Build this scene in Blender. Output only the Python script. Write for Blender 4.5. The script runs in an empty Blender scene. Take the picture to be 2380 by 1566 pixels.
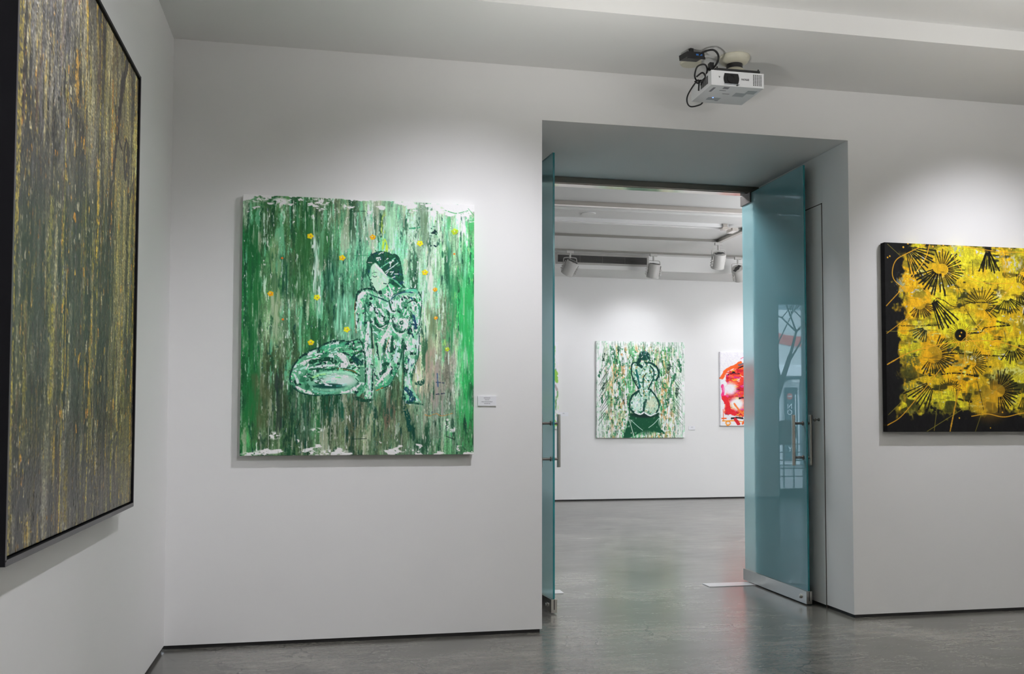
# ---------------------------------------------------------------- painting engine (numpy strokes on a grid)
import numpy as np, math
def homog(src, dst):
    A = []
    for (x, y), (u, v) in zip(src, dst):
        A.append([x, y, 1, 0, 0, 0, -u*x, -u*y, -u]); A.append([0, 0, 0, x, y, 1, -v*x, -v*y, -v])
    return np.linalg.svd(np.array(A, float))[2][-1].reshape(3, 3)
def sm(a, b, x):
    t = np.clip((x-a)/(b-a), 0, 1); return t*t*(3-2*t)
class Canvas:
    def __init__(s, W, H, corners, seed=1):
        # corners: reference points of the painting (top-left, top-right, bottom-right, bottom-left)
        s.W, s.H = W, H; s.rng = np.random.default_rng(seed)
        s.M = homog(corners, [(0, 0), (W-1, 0), (W-1, H-1), (0, H-1)])
        x0 = (corners[0][0]+corners[3][0])/2; x1 = (corners[1][0]+corners[2][0])/2
        s.sc = math.hypot(*(s.p(corners[1])-s.p(corners[0])))/max(1, abs(x1-x0))
        s.img = np.zeros((H, W, 3)); s.yy, s.xx = np.mgrid[0:H, 0:W].astype(float)
        s.relief = np.zeros((H, W))
        s.nz = s.noise(2.4, 6, 2); s.nw = s.noise(9, 9, 2)
    def p(s, q):
        v = s.M @ np.array([q[0], q[1], 1.0]); return v[:2]/v[2]
    def noise(s, sx, sy, oct=1, gain=.55):
        out = 0; a = 1; tot = 0
        for o in range(oct):
            w = max(2, int(s.W/sx)+3); h = max(2, int(s.H/sy)+3)
            g = s.rng.random((h, w)); ox, oy = s.rng.random(2)
            fx = s.xx[0]/sx+ox; fy = s.yy[:, 0]/sy+oy
            ix = np.minimum(fx.astype(int), w-2); iy = np.minimum(fy.astype(int), h-2)
            tx = fx-ix; ty = fy-iy; tx = tx*tx*(3-2*tx); ty = (ty*ty*(3-2*ty))[:, None]
            r0 = g[iy][:, ix]*(1-tx)+g[iy][:, ix+1]*tx; r1 = g[iy+1][:, ix]*(1-tx)+g[iy+1][:, ix+1]*tx
            out = out+a*(r0*(1-ty)+r1*ty); tot += a; a *= gain; sx = max(1, sx/2); sy = max(1, sy/2)
        n = out/tot; n = (n-n.mean())/(n.std()+1e-6)
        return n
    def blend(s, m, col, relief=0):
        m = np.clip(m, 0, 1)[..., None]; s.img += m*(np.asarray(col, float)/255-s.img)
        if relief: s.relief += m[..., 0]*relief
    def grid(s, g):
        g = np.asarray(g, float)/255; h, w, _ = g.shape
        fx = s.xx[0]/(s.W-1)*(w-1); fy = s.yy[:, 0]/(s.H-1)*(h-1)
        ix = np.minimum(fx.astype(int), w-2); iy = np.minimum(fy.astype(int), h-2)
        tx = (fx-ix)[None, :, None]; ty = (fy-iy)[:, None, None]
        tx = tx*tx*(3-2*tx); ty = ty*ty*(3-2*ty)
        a = g[iy][:, ix]; b = g[iy][:, ix+1]; c = g[iy+1][:, ix]; d = g[iy+1][:, ix+1]
        s.img = (a*(1-tx)+b*tx)*(1-ty)+(c*(1-tx)+d*tx)*ty
    def warp(s, ax, ay, sx=12, sy=40):
        dx = s.noise(sx, sy, 2)*ax; dy = s.noise(sx/2, sy, 2)*ay
        X = np.clip(s.xx+dx, 0, s.W-1).astype(int); Y = np.clip(s.yy+dy, 0, s.H-1).astype(int)
        s.img = s.img[Y, X]
    def mod(s, n, k): s.img = np.clip(s.img*np.exp(n*k)[..., None], 0, 1)
    def streak(s, col, th, sx, sy, k=.8, mask=1, oct=2, relief=0):
        n = s.noise(sx, sy, oct)+.25*s.nz; s.blend(sm(th-.15, th+.75, n)*k*mask, col, relief)
    def curve(s, pts, n=10):
        P = [s.p(q) for q in pts]
        if len(P) < 3: return np.array(P)
        P = [2*P[0]-P[1]]+P+[2*P[-1]-P[-2]]; out = []
        for i in range(1, len(P)-2):
            for t in np.linspace(0, 1, n, endpoint=False):
                a, b, c, d = P[i-1:i+3]
                out.append(.5*((2*b)+(c-a)*t+(2*a-5*b+4*c-d)*t*t+(3*b-a-3*c+d)*t**3))
        out.append(P[-2]); return np.array(out)
    def line(s, pts, col, w, k=1.0, soft=.7, rough=0, taper=False, relief=0):
        C = s.curve(pts); w = w*s.sc
        for i in range(len(C)-1):
            a, b = C[i], C[i+1]; ww = w
            if taper: ww = w*(1-.8*abs(2*(i+.5)/(len(C)-1)-1)**2)
            r = ww/2+soft*1.5+1
            x0 = int(max(0, min(a[0], b[0])-r)); x1 = int(min(s.W, max(a[0], b[0])+r+2))
            y0 = int(max(0, min(a[1], b[1])-r)); y1 = int(min(s.H, max(a[1], b[1])+r+2))
            if x1 <= x0 or y1 <= y0: continue
            X = s.xx[y0:y1, x0:x1]; Y = s.yy[y0:y1, x0:x1]; d = b-a; L = d@d+1e-9
            t = np.clip(((X-a[0])*d[0]+(Y-a[1])*d[1])/L, 0, 1)
            D = np.hypot(X-a[0]-t*d[0], Y-a[1]-t*d[1])*(1+.16*s.nw[y0:y1, x0:x1]) if w > 2.6 else np.hypot(X-a[0]-t*d[0], Y-a[1]-t*d[1])
            m = 1-sm(ww/2-soft, ww/2+soft, D)
            if rough: m = m*sm(-1.3+rough*2.2-.35, -1.3+rough*2.2+.35, s.nz[y0:y1, x0:x1])
            m = np.clip(m*k, 0, 1)[..., None]
            s.img[y0:y1, x0:x1] += m*(np.array(col)/255.-s.img[y0:y1, x0:x1])
            if relief: s.relief[y0:y1, x0:x1] = np.maximum(s.relief[y0:y1, x0:x1], m[..., 0]*relief)
    def poly(s, pts, smooth=True, soft=0, closed=True):
        if smooth:
            C = s.curve(list(pts)+[pts[0]])
        else: C = np.array([s.p(q) for q in pts])
        m = np.zeros((s.H, s.W), bool); n = len(C)
        for i in range(n):
            a = C[i]; b = C[(i+1) % n]
            if a[1] == b[1]: continue
            lo, hi = min(a[1], b[1]), max(a[1], b[1])
            r0 = max(0, int(math.ceil(lo))); r1 = min(s.H-1, int(math.ceil(hi))-1)
            for y in range(r0, r1+1):
                x = a[0]+(y-a[1])/(b[1]-a[1])*(b[0]-a[0]); k = int(math.ceil(max(0, x)))
                if k < s.W: m[y, k:] ^= True
        m = m.astype(float)
        for _ in range(soft):
            q = np.pad(m, 1, mode='edge'); m = (q[:-2, 1:-1]+q[2:, 1:-1]+q[1:-1, :-2]+q[1:-1, 2:]+q[1:-1, 1:-1])/5
        return m
    def ell(s, c, rx, ry, soft=.25):
        c = s.p(c); d = np.hypot((s.xx-c[0])/(rx*s.sc), (s.yy-c[1])/(ry*s.sc)); return 1-sm(1-soft, 1+soft, d)
    def dabs(s, n, cols, mask, L=(4, 12), w=(1.5, 4), ang=90, spread=25, k=.9, relief=.3):
        ys, xs = np.nonzero(mask > .5)
        if len(ys) == 0: return
        Mi = np.linalg.inv(s.M)
        for _ in range(n):
            i = s.rng.integers(len(ys)); x, y = xs[i], ys[i]; a = math.radians(ang+s.rng.normal()*spread)
            l = s.rng.uniform(*L)*s.sc/2; col = np.array(cols[s.rng.integers(len(cols))])+s.rng.normal(size=3)*8
            dx, dy = math.cos(a)*l, math.sin(a)*l; o = []
            for X, Y in ((x-dx, y-dy), (x+dx, y+dy)):
                v = Mi @ np.array([X, Y, 1]); o.append(v[:2]/v[2])
            s.line(o, np.clip(col, 0, 255), s.rng.uniform(*w), k, .6, .12, relief=relief)

def paint_green():
    c = Canvas(600, 670, [(562, 450), (1102, 478), (1103, 1057), (561, 1059)], 7)
    G = [[(150,175,150),(75,110,75),(80,115,80),(120,140,110),(85,115,80),(130,160,130),(130,170,140),(160,190,165),(190,205,195),(200,215,205)],
     [(50,100,62),(55,100,62),(60,105,60),(85,125,88),(80,130,100),(150,175,155),(130,178,148),(160,195,170),(150,180,150),(110,180,120)],
     [(35,105,60),(65,120,75),(90,120,85),(55,110,65),(90,145,115),(90,170,128),(115,185,145),(158,186,158),(105,155,115),(50,160,90)],
     [(30,100,55),(85,135,90),(45,95,60),(90,150,115),(60,115,85),(105,168,138),(115,175,140),(140,180,150),(80,145,105),(45,150,80)],
     [(25,92,48),(85,130,85),(105,135,105),(55,110,72),(125,178,148),(110,185,145),(115,175,140),(150,185,150),(95,120,88),(50,158,88)],
     [(28,100,52),(125,150,118),(60,108,72),(45,95,58),(80,130,100),(90,160,120),(105,168,125),(150,175,140),(145,155,130),(55,165,92)],
     [(25,85,45),(70,95,62),(65,90,60),(45,80,50),(80,130,100),(95,140,110),(85,125,90),(140,140,118),(135,140,128),(50,160,88)],
     [(35,90,48),(55,80,50),(62,95,70),(35,75,48),(62,85,64),(52,95,70),(85,105,75),(80,115,90),(120,132,115),(42,150,78)],
     [(40,100,52),(60,95,58),(64,100,75),(60,90,60),(88,98,74),(92,108,80),(92,115,86),(110,138,112),(100,132,108),(60,140,80)],
     [(60,130,75),(85,115,80),(65,100,62),(95,115,88),(85,105,75),(85,115,85),(85,115,85),(90,130,100),(75,125,85),(75,135,90)]]
    c.grid(G); c.warp(14, 26, 30, 60); c.warp(4, 18, 8, 30)
    c.mod(c.noise(30, 150, 3), .10); c.mod(c.noise(6, 50, 3), .08); c.mod(c.noise(2.2, 22, 2), .07); c.mod(c.noise(2, 3, 1), .05)
    top = 1-sm(.5, .75, c.yy/c.H); low = sm(.68, .8, c.yy/c.H); left = 1-sm(.35, .6, c.xx/c.W)
    for col, th, sx, sy, k, m in [((18,62,40),.9,16,110,.75,1), ((12,55,45),1.5,7,50,.8,1), ((28,95,48),.7,24,150,.5,left), ((205,228,212),1.3,6,60,.75,1-low*.6),
        ((120,205,160),1.1,9,80,.6,1-low), ((170,175,150),1.2,14,90,.6,1), ((222,226,220),1.9,5,26,.8,1), ((150,150,140),1.5,5,70,.6,low), ((196,196,186),1.7,3,40,.7,low), ((60,170,95),1.2,12,70,.7,sm(.72,.95,c.xx/c.W)),
        ((14,50,34),1.3,8,40,.7,low), ((230,232,228),2.1,4,10,.85,top), ((190,222,120),2.1,6,40,.6,sm(.45,.6,c.xx/c.W)*top), ((60,75,120),2.5,6,20,.6,1), ((190,120,60),2.7,3,8,.8,low)]:
        c.streak(col, th, sx, sy, k, m, relief=.15)
    for x, y0, y1, col, w in [(700,470,690,(36,88,44),26),(745,520,650,(70,120,80),14),(735,560,720,(190,215,200),9),(640,560,800,(120,150,105),16),(588,520,1000,(28,98,50),26),
        (765,600,690,(20,70,52),16),(1085,640,980,(44,158,84),30),(1052,640,820,(50,130,80),16),(1040,560,680,(30,95,65),12),(985,480,560,(95,125,95),16),(1005,700,860,(110,130,95),16),
        (640,690,800,(165,180,150),14),(800,690,790,(130,200,165),30),(830,690,780,(95,185,140),20),(1000,600,700,(205,215,200),12),(905,480,560,(150,200,160),20),(1020,850,960,(150,140,135),22),
        (610,880,1000,(70,85,55),30),(650,860,1020,(38,50,48),10),(905,930,990,(95,85,70),26),(1000,800,900,(160,145,130),18),(893,500,600,(178,205,60),4),(660,600,690,(20,70,50),14)]:
        n = c.noise(7, 30, 2); m = 1-sm(w*.45*c.sc, w*.75*c.sc, np.abs(c.xx-c.p((x, y0))[0]+n*4)); a = c.p((x, y0))[1]; b = c.p((x, y1))[1]
        m = m*sm(a-25, a+20, c.yy+n*12)*(1-sm(b-25, b+20, c.yy+n*12)); c.blend(m*.62*(1+.35*c.noise(3, 40, 1)), col)
    # bare primer showing at the edges
    n = c.noise(26, 12, 4); v = c.yy/c.H; u = c.xx/c.W
    c.blend(sm(.0, .01, n*.03+.008-v+.02*(u > .82)), (214,212,214)); c.blend(sm(.0, .01, n*.026+.004-(1-v)), (206,205,204)); c.blend(sm(.25, .4, n*.03+.0-v*1.0+.01)*1, (214,212,214))
    for q, rx, ry in [((588,462),26,6),((650,468),18,9),((745,468),22,8),((805,480),9,7),((1040,492),46,7),((1085,500),14,14),((640,1012),14,8),((628,1050),30,5),((720,1052),18,5),((780,1050),30,5),((1042,985),6,12),((1052,1000),11,6),((920,1050),18,4),((590,1054),20,4),((740,1000),14,5),((690,1040),10,3)]:
        c.blend(c.ell(q, rx, ry, .5)*sm(-.25, .25, c.noise(7, 5, 2)), (216,216,214), .3)
    # ---- the seated figure
    mint = [(150,210,180),(110,190,150),(205,232,220),(60,140,100),(180,220,200)]
    dark = [(14,58,44),(20,80,56),(10,46,44),(30,98,66)]; pale = [(226,240,234),(205,230,218),(236,238,236)]
    torso = [(833,679),(852,672),(876,681),(905,682),(925,682),(941,673),(967,672),(978,688),(982,708),(978,730),(974,770),(955,790),(938,800),(936,842),(922,871),(907,895),(880,907),(872,880),(872,800),(866,760),(850,750),(829,770),(826,710)]
    armL = [(827,700),(846,700),(864,750),(862,790),(866,820),(870,870),(868,925),(850,925),(850,880),(845,830),(843,790),(836,760),(829,770)]
    armR = [(955,690),(978,690),(980,720),(977,760),(978,804),(974,830),(963,857),(959,884),(962,904),(976,932),(960,940),(940,930),(941,897),(941,857),(938,836),(942,800),(950,760)]
    leg = [(673,887),(678,868),(685,850),(697,834),(721,817),(745,808),(758,799),(778,794),(801,794),(834,790),(845,800),(853,840),(853,900),(834,920),(823,915),(769,919),(736,919),(703,913),(684,900)]
    neck = [(876,668),(905,650),(930,655),(940,675),(915,690),(885,690)]
    for P, base in ((leg, (84,150,116)), (torso, (126,188,154)), (armL, (120,180,148)), (armR, (128,190,156)), (neck, (96,166,128))):
        m = c.poly(P, soft=2); c.blend(m*.88, base)
        c.blend(m*sm(.4, .8, c.noise(13, 17, 3))*.85, (208,232,220), .4); c.blend(m*sm(.1, .8, c.noise(14, 20, 3))*.75, (34,104,72))
        c.blend(m*sm(1.0, 1.3, c.noise(9, 11, 3)), (14,52,46)); c.blend(m*sm(1.1, 1.5, c.noise(12, 12, 2))*.8, (96,200,140)); c.blend(m*sm(1.5, 1.8, c.noise(5, 6, 2)), (230,240,236), .3)
    mt = c.poly(torso); ml = c.poly(leg); ma = c.poly(armR); mL = c.poly(armL)
    c.dabs(150, mint+pale, mt, (5, 16), (1.5, 4), 80, 30); c.dabs(90, mint+pale+dark, ml*(c.yy < c.p((700, 862))[1]), (6, 18), (1.5, 4.5), -20, 18)
    c.dabs(45, pale+mint, ma, (5, 18), (2, 5), 88, 12); c.dabs(40, pale+mint, mL, (5, 16), (2, 4), 88, 14); c.dabs(30, dark+[(24,60,92)], ma, (3, 8), (1.5, 4), 80, 30)
    D = (12,52,44); E = (22,74,56); Wt = (228,240,234); Mt = (120,198,160); TB = (26,66,90)
    def L(p_, col, w, k=1.0, **q):
        q.setdefault('rough', .1); c.line(p_, col, w*(.8 if sum(col) < 260 else .95), k*.92, **q)
    # head: face, hair, stripe
    c.blend(c.poly([(862,622),(870,610),(890,625),(903,648),(900,664),(884,676),(873,676),(863,660),(861,650),(864,640)], soft=1), (172,208,182))
    c.dabs(18, [(190,220,200),(130,190,155),(205,225,210)], c.poly([(864,622),(898,645),(880,674),(864,655)]), (4, 10), (2, 3.5), 75, 20)
    hair = [(852,618),(853,606),(858,598),(871,589),(889,585),(907,592),(920,593),(929,604),(934,627),(937,647),(937,662),(943,671),(925,668),(910,662),(907,649),(898,640),(884,624),(872,612),(862,622),(858,640),(853,630)]
    mh = c.poly(hair, soft=1); c.blend(mh, (22,76,56)); c.dabs(60, dark+[(40,120,80),(60,140,100),(24,60,92)], mh, (5, 13), (1.5, 3), 40, 35); c.dabs(14, pale, mh, (4, 10), (1.2, 2.6), -25, 25)
    L([(872,617),(884,628),(899,643)], Wt, 6.5, 1, relief=.6, taper=True); L([(884,624),(905,610),(918,601)], Mt, 2); L([(892,636),(912,622),(925,612)], (190,225,205), 2); L([(906,612),(914,608)], Wt, 5)
    L([(903,645),(920,655),(934,668)], (90,170,130), 4); L([(866,642),(871,645),(876,643)], D, 1.6); L([(864,637),(872,634),(880,636)], E, 1.3); L([(863,650),(861,656),(866,660),(862,663)], E, 2.2)
    L([(862,662),(868,672),(876,681)], D, 6); L([(892,660),(898,661)], D, 3); L([(852,618),(853,635),(860,650),(861,665)], E, 4); L([(852,612),(858,598),(871,589),(889,585),(907,591)], D, 2.4); L([(907,592),(920,593),(929,604),(934,627),(937,650)], D, 2)
    # shoulders and arms
    L([(826,720),(828,700),(833,680),(852,672),(868,674)], D, 5); L([(834,700),(836,688),(846,682),(856,682)], Wt, 6, .9); L([(852,683),(872,690),(890,697),(905,704)], (24,80,72), 3.5); L([(905,703),(920,688),(942,680),(960,682)], TB, 3); L([(912,688),(930,680),(944,676)], E, 3)
    L([(952,672),(966,673),(976,684),(981,702),(979,730),(975,765),(976,800)], D, 2.6); L([(945,677),(960,676),(970,682)], (90,185,150), 6, .8); L([(905,668),(912,684),(905,694)], Wt, 3); L([(826,700),(825,730),(829,775)], (150,90,50), 1.4, .8)
    L([(962,735),(966,750),(967,765)], TB, 7, .9); L([(950,838),(954,848),(957,850)], TB, 8, .9); L([(942,800),(939,835),(941,860),(940,905),(938,930)], D, 3.4); L([(975,805),(974,830),(963,857),(959,885)], E, 2.4); L([(955,840),(952,870),(950,895)], (190,228,208), 6, .7)
    L([(946,905),(955,915),(962,932),(950,936)], (24,70,88), 11, .95); L([(958,905),(968,922),(980,936)], (120,190,160), 3); L([(950,936),(965,938),(985,942)], (20,70,56), 5); L([(944,948),(950,970),(956,998)], (16,66,56), 14, .85)
    L([(846,700),(850,725),(848,760)], E, 4, .8); L([(864,760),(866,790),(868,810)], D, 4); L([(851,810),(850,840),(851,875),(851,915)], E, 3); L([(868,850),(868,890),(866,920)], D, 4); L([(857,750),(855,790),(852,812),(858,840),(860,870),(858,915)], (206,232,218), 7, .75, rough=.25)
    # chest
    L([(872,740),(876,757),(888,762),(902,752),(905,738),(902,725)], E, 5.5, .85); L([(873,757),(884,765),(900,757)], Wt, 2, .9); L([(878,735),(884,750),(892,752)], Wt, 4, .8); L([(905,700),(909,718),(915,725),(925,722)], E, 5)
    L([(914,735),(914,752),(922,768),(936,773),(947,765)], E, 5.5, .85); L([(912,762),(920,774),(930,779),(943,775)], Wt, 2.4, .9); c.blend(c.ell((935,752), 14, 15, .4)*sm(-.6, 0, c.noise(5, 5, 2)), (218,232,224)); c.blend(c.ell((934,752), 5, 5, .4), E); L([(934,752),(938,748)], Wt, 2)
    L([(884,710),(890,722),(896,728)], (90,160,120), 3); L([(948,706),(960,700),(970,704)], D, 3, .7)
    # abdomen
    L([(902,778),(892,790),(885,805)], Wt, 9, .85); L([(884,806),(884,835),(880,870)], (150,200,165), 8, .8); L([(906,785),(899,810),(894,826)], (165,110,70), 1.3, .9); L([(899,790),(895,812),(893,822)], E, 6, .8); L([(914,785),(912,810),(913,835)], E, 8, .8); L([(927,795),(924,815),(918,838)], (180,225,210), 6, .8)
    L([(877,800),(880,822),(883,838)], D, 4); L([(938,790),(936,815),(930,845),(918,870)], E, 6, .8); L([(893,850),(900,848),(892,868)], E, 12, .8); L([(910,845),(905,865),(890,880),(875,898)], (216,236,226), 7, .9, taper=True); L([(920,862),(912,882),(898,897),(880,903)], (60,140,104), 8, .9); L([(923,868),(908,895),(880,908)], D, 2.4); L([(877,909),(892,902)], (190,110,50), 2.2)
    # legs
    L([(676,880),(678,866),(685,850),(697,834),(721,817),(745,808),(760,799),(778,794),(801,793)], D, 5); L([(806,795),(822,793),(834,789.5),(842,798),(849,825),(852,860),(852,890)], (16,60,44), 3)
    L([(700,846),(720,838),(742,834)], Wt, 4, .8); L([(726,842),(745,838),(770,836),(782,844)], (20,66,48), 12, .85); L([(720,858),(745,852),(775,850)], (200,226,214), 4.5, .85); L([(790,825),(800,830),(806,848),(795,853)], (214,232,224), 13, .8, rough=.2); L([(750,810),(775,806),(800,802)], (70,160,120), 8, .8); L([(822,828),(832,840),(840,846)], (16,60,60), 12, .9); L([(824,846),(832,854)], Wt, 3)
    L([(721,860),(742,858),(769,860),(785,857),(817,862),(838,874)], (18,80,54), 5, .9); L([(785,857.5),(817,862),(830,867)], (150,95,45), 1.2)
    c.blend(c.ell((775,887), 60, 25, .12)*.8, (120,180,150)); c.blend(c.ell((735,888), 26, 18, .5)*sm(-.2, .3, c.noise(5, 5, 2)), (24,76,52)); c.blend(c.ell((790,885), 38, 13, .4), (186,204,196)); c.blend(c.ell((768,898), 34, 6, .4), (16,64,56)); c.dabs(26, pale+mint, c.ell((780,886), 46, 17), (6, 16), (2, 4), 8, 12)
    L([(735,872),(765,867),(800,866),(822,872),(834,884)], (146,210,176), 5.5, .9); L([(730,878),(745,872),(760,870)], (150,215,140), 4); L([(828,880),(835,888),(831,893)], E, 2); L([(793,915),(815,910),(832,900),(842,892)], (214,232,224), 5.5, .95, taper=True, relief=.5)
    L([(686,897),(700,905),(722,914),(732,916)], (222,224,222), 6.5, .9, taper=True); L([(732,910),(760,914),(780,912)], (96,170,140), 5); L([(684,868),(690,878),(694,890)], (196,222,206), 5, .8); L([(676,884),(684,896)], D, 8, .8); L([(684,902),(703,914),(736,920),(770,919),(795,918)], D, 3); L([(835,918),(846,908),(853,898)], (80,160,120), 8, .85); L([(852,900),(858,925)], (180,215,190), 6, .8); L([(828,926),(850,932),(868,930)], (22,64,46), 9, .8)
    # drips, marks, flowers
    for i in range(60):
        x = c.rng.uniform(600, 1075); y = c.rng.uniform(905, 960); L([(x, y), (x+c.rng.normal(), y+c.rng.uniform(30, 120))], [(150,170,160),(24,78,56),(186,190,186),(96,110,84)][i % 4], c.rng.uniform(.8, 1.8), .6)
    for i in range(26):
        x = c.rng.uniform(700, 960); y = c.rng.uniform(920, 950); L([(x, y), (x, y+c.rng.uniform(12, 45))], [(20,80,60),(14,56,44)][i % 2], c.rng.uniform(3, 7), .6, rough=.2)
    c.blend(sm(.3, .6, c.noise(4, 4, 1))*c.ell((1008,540), 9, 13, .3), (10,44,44)); L([(1000,573),(1008,572),(1013,574)], (16,50,52), 3); L([(817,491),(848,491)], (20,70,52), 2); L([(822,595),(858,595)], (50,130,86), 1.6); L([(950,532),(975,530)], (40,130,90), 4, rough=.4)
    L([(970,892),(984,890)], (20,66,54), 12); L([(1016,890),(1034,892)], (46,60,80), 3); L([(1016,918),(1034,916)], (30,44,66), 4); L([(1018,870),(1020,900)], (60,90,120), 3); L([(990,965),(1000,968),(1016,963),(1030,968),(1054,962)], (176,120,60), 1.8, .8); L([(1040,1015),(1058,1022)], (20,40,34), 2); L([(820,1021),(855,1020)], (18,44,36), 2); L([(1078,1040),(1084,1046)], (20,40,34), 2); L([(1034,490),(1060,497),(1088,491)], (60,150,90), 2); L([(1088,486),(1101,502)], (60,150,90), 1.5)
    for i, (x, y, r) in enumerate([(720,549,8),(866,552,7.5),(976,567,8),(795,600,8),(629,683,7.5),(737,692,8),(988,635,8),(1012,675,6),(807,767,8),(724,797,8),(1014,741,5),(1041,814,6),(1057,540,9),(1056,592,3),(655,600,3),(658,743,3)]):
        gold = [(250,205,20),(245,170,20),(235,225,30)][i % 3]
        if i in (11, 12): gold = (170,200,40)
        if i > 12: gold = (220,110,30)
        for k in range(5):
            a = k*1.2566+i*.8; c.blend(c.ell((x+math.cos(a)*r*.55, y+math.sin(a)*r*.5), r*.42, r*.36, .3), np.array(gold)*c.rng.uniform(.85, 1.04), .5)
        if r > 4: L([(x-1, y), (x+2, y+1)], (200,90,30), 1.6); L([(x+r*.5, y+r*.7), (x+r*.8, y+r*.4)], (90,70,150), 1.3); L([(x-2, y-2), (x-1, y-1)], (245,245,240), 1.4)
    return c

def paint_yellow():
    # reference points: 0..1096 wide crop that shows the left 1.05 m, extended to the full width
    c = Canvas(640, 560, [(72, 66), (1425, 132), (1410, 1444), (103, 1455)], 11)
    c.img[:] = np.array((20,20,21))/255
    v, u = c.yy/c.H, c.xx/c.W
    n = c.noise(30, 34, 4); n2 = c.noise(9, 9, 3)
    edge = np.minimum(np.minimum((u-.055)*1.3, (1-u-.02)), np.minimum((v-.0)*1.4+.02, (1-v-.085)*1.0))
    body = sm(.0, .05, edge+n*.022-.012)
    c.blend(body, (198,166,30))
    c.blend(body*sm(-.2, 1.0, c.noise(90, 70, 2)), (228,172,24)); c.blend(body*sm(-.1, 1.0, c.noise(80, 80, 2))*.85, (204,198,44)); c.blend(body*sm(.4, 1.4, c.noise(50, 30, 3))*.8, (112,106,30))
    c.blend(body*sm(1.1, 1.9, c.noise(34, 14, 3))*.9, (40,44,24)); c.blend(body*sm(1.5, 2.1, c.noise(26, 10, 3))*.85, (214,206,120)); c.blend(body*sm(2.0, 2.4, c.noise(14, 9, 2)), (176,180,184))
    c.blend(body*sm(.3, .8, c.noise(46, 26, 2))*sm(.55, .75, v)*.85, (44,46,22)); c.blend(body*sm(.3, .9, c.noise(40, 30, 2))*sm(.2, .35, v)*(1-sm(.5, .6, v))*.8, (222,208,36))
    c.mod(c.noise(7, 14, 3), .07); c.mod(c.noise(2, 2, 1), .05); c.streak((214,160,28), 1.3, 8, 26, .5, body); c.streak((90,88,26), 1.7, 26, 4, .6, body); c.streak((60,58,24), 1.8, 4, 26, .5, body)
    # black edges worn through and white scuffs
    for q, rx, ry, col in [((190,390),30,60,(150,160,150)),((330,740),60,50,(196,200,120)),((270,960),60,60,(70,80,40)),((260,1140),50,30,(100,110,60)),((440,1290),60,30,(150,150,40)),((600,130),40,30,(150,160,160)),((1000,230),70,50,(190,190,190)),((920,160),14,18,(120,130,140)),((700,930),60,20,(220,220,190)),((980,1020),120,26,(214,216,130)),((900,460),24,24,(220,220,200)),((1060,660),60,18,(226,226,170)),((860,1060),40,24,(190,195,110))]:
        c.blend(c.ell(q, rx, ry, .7)*sm(-.3, .5, c.noise(5, 7, 2))*.8, col)
    K = (16,16,12)
    def fan(q, r0, r1, a0, a1, n, col=K, w=6, k=.92):
        for i in range(n):
            a = math.radians(a0+(a1-a0)*(i+.5)/n+c.rng.normal()*1.2); R = r1*c.rng.uniform(.85, 1.08)
            p0 = (q[0]+math.cos(a)*r0, q[1]+math.sin(a)*r0); p1 = (q[0]+math.cos(a)*R, q[1]+math.sin(a)*R)
            pm = ((p0[0]+p1[0])/2, (p0[1]+p1[1])/2); c.line([p0, pm], col, w*.85, 1, .6); c.line([pm, p1], col, w*1.12, .92, .8)
    for q, rr, col in [((490,280),60,(206,150,24)),((430,900),80,(214,156,26)),((990,400),90,(240,190,30)),((330,540),60,(224,168,30)),((890,1160),70,(206,150,30)),((820,1240),110,(200,146,30)),((760,470),80,(216,176,30))]: c.blend(c.ell(q, rr, rr*.9, .7)*.5, col)
    fan((225,100), 30, 240, 5, 85, 11, w=8); c.blend(c.ell((215,110), 40, 36, .5), K); fan((490,275), 48, 150, -110, 70, 20, w=6); fan((470,260), 50, 200, 75, 165, 10, w=9); fan((820,110), 40, 180, 62, 112, 9, w=9)
    fan((1030,420), 50, 120, -100, 100, 18, w=6); fan((330,530), 45, 110, 0, 140, 14, w=6, col=(50,40,14)); fan((400,460), 70, 260, 42, 80, 7, w=9); fan((770,540), 45, 130, -170, 60, 18, w=6, col=(40,36,12)); fan((950,480), 30, 130, 20, 130, 12, w=6, col=(30,32,12))
    fan((620,760), 45, 85, 0, 360, 34, w=2.5, col=(60,56,14)); c.blend(c.ell((620,760), 42, 38, .12), K); fan((425,900), 65, 150, -75, 130, 24, w=6); fan((690,960), 40, 110, -80, 80, 18, w=5, col=(50,48,16)); fan((540,1170), 45, 85, 185, 355, 16, w=5, col=(70,56,14))
    fan((880,1160), 48, 150, -95, 95, 20, w=7); fan((980,830), 50, 130, 0, 130, 14, w=7); fan((440,1080), 70, 230, 100, 160, 8, w=7, col=(16,16,14)); fan((380,700), 30, 120, 90, 170, 8, w=7, col=(40,44,24)); fan((1060,1180), 30, 120, 40, 120, 8, w=7, col=(60,60,20)); fan((1240,900), 50, 140, 0, 360, 30, w=6); fan((1330,420), 50, 160, 0, 360, 30, w=6)
    c.blend(c.ell((1110,600), 46, 40, .15), K); c.line([(1062,600),(1070,560),(1100,535)], (220,220,210), 4)
    for pts, w, col in [([(195,692),(330,694),(480,685)],5,K),([(590,390),(625,450),(645,540),(700,640),(760,725)],5,(60,50,14)),([(425,520),(450,490),(500,505),(580,552),(700,522),(860,522)],6,(40,34,12)),([(540,892),(640,896)],9,K),([(780,908),(940,914)],8,K),([(680,745),(760,742),(790,710),(900,694),(970,690)],7,K),
        ([(480,1045),(600,1036),(740,1060)],9,K),([(585,1100),(590,1260)],6,(50,44,16)),([(675,1180),(675,1290)],5,K),([(730,1080),(755,1200),(775,1300)],5,(50,40,14)),([(600,1220),(690,1240)],12,(40,34,14)),([(710,210),(712,310)],5,(60,60,30)),([(888,380),(890,460)],5,(60,40,14)),([(880,660),(960,680)],12,(60,60,20))]: c.line(pts, col, w, .9, rough=.15)
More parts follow.
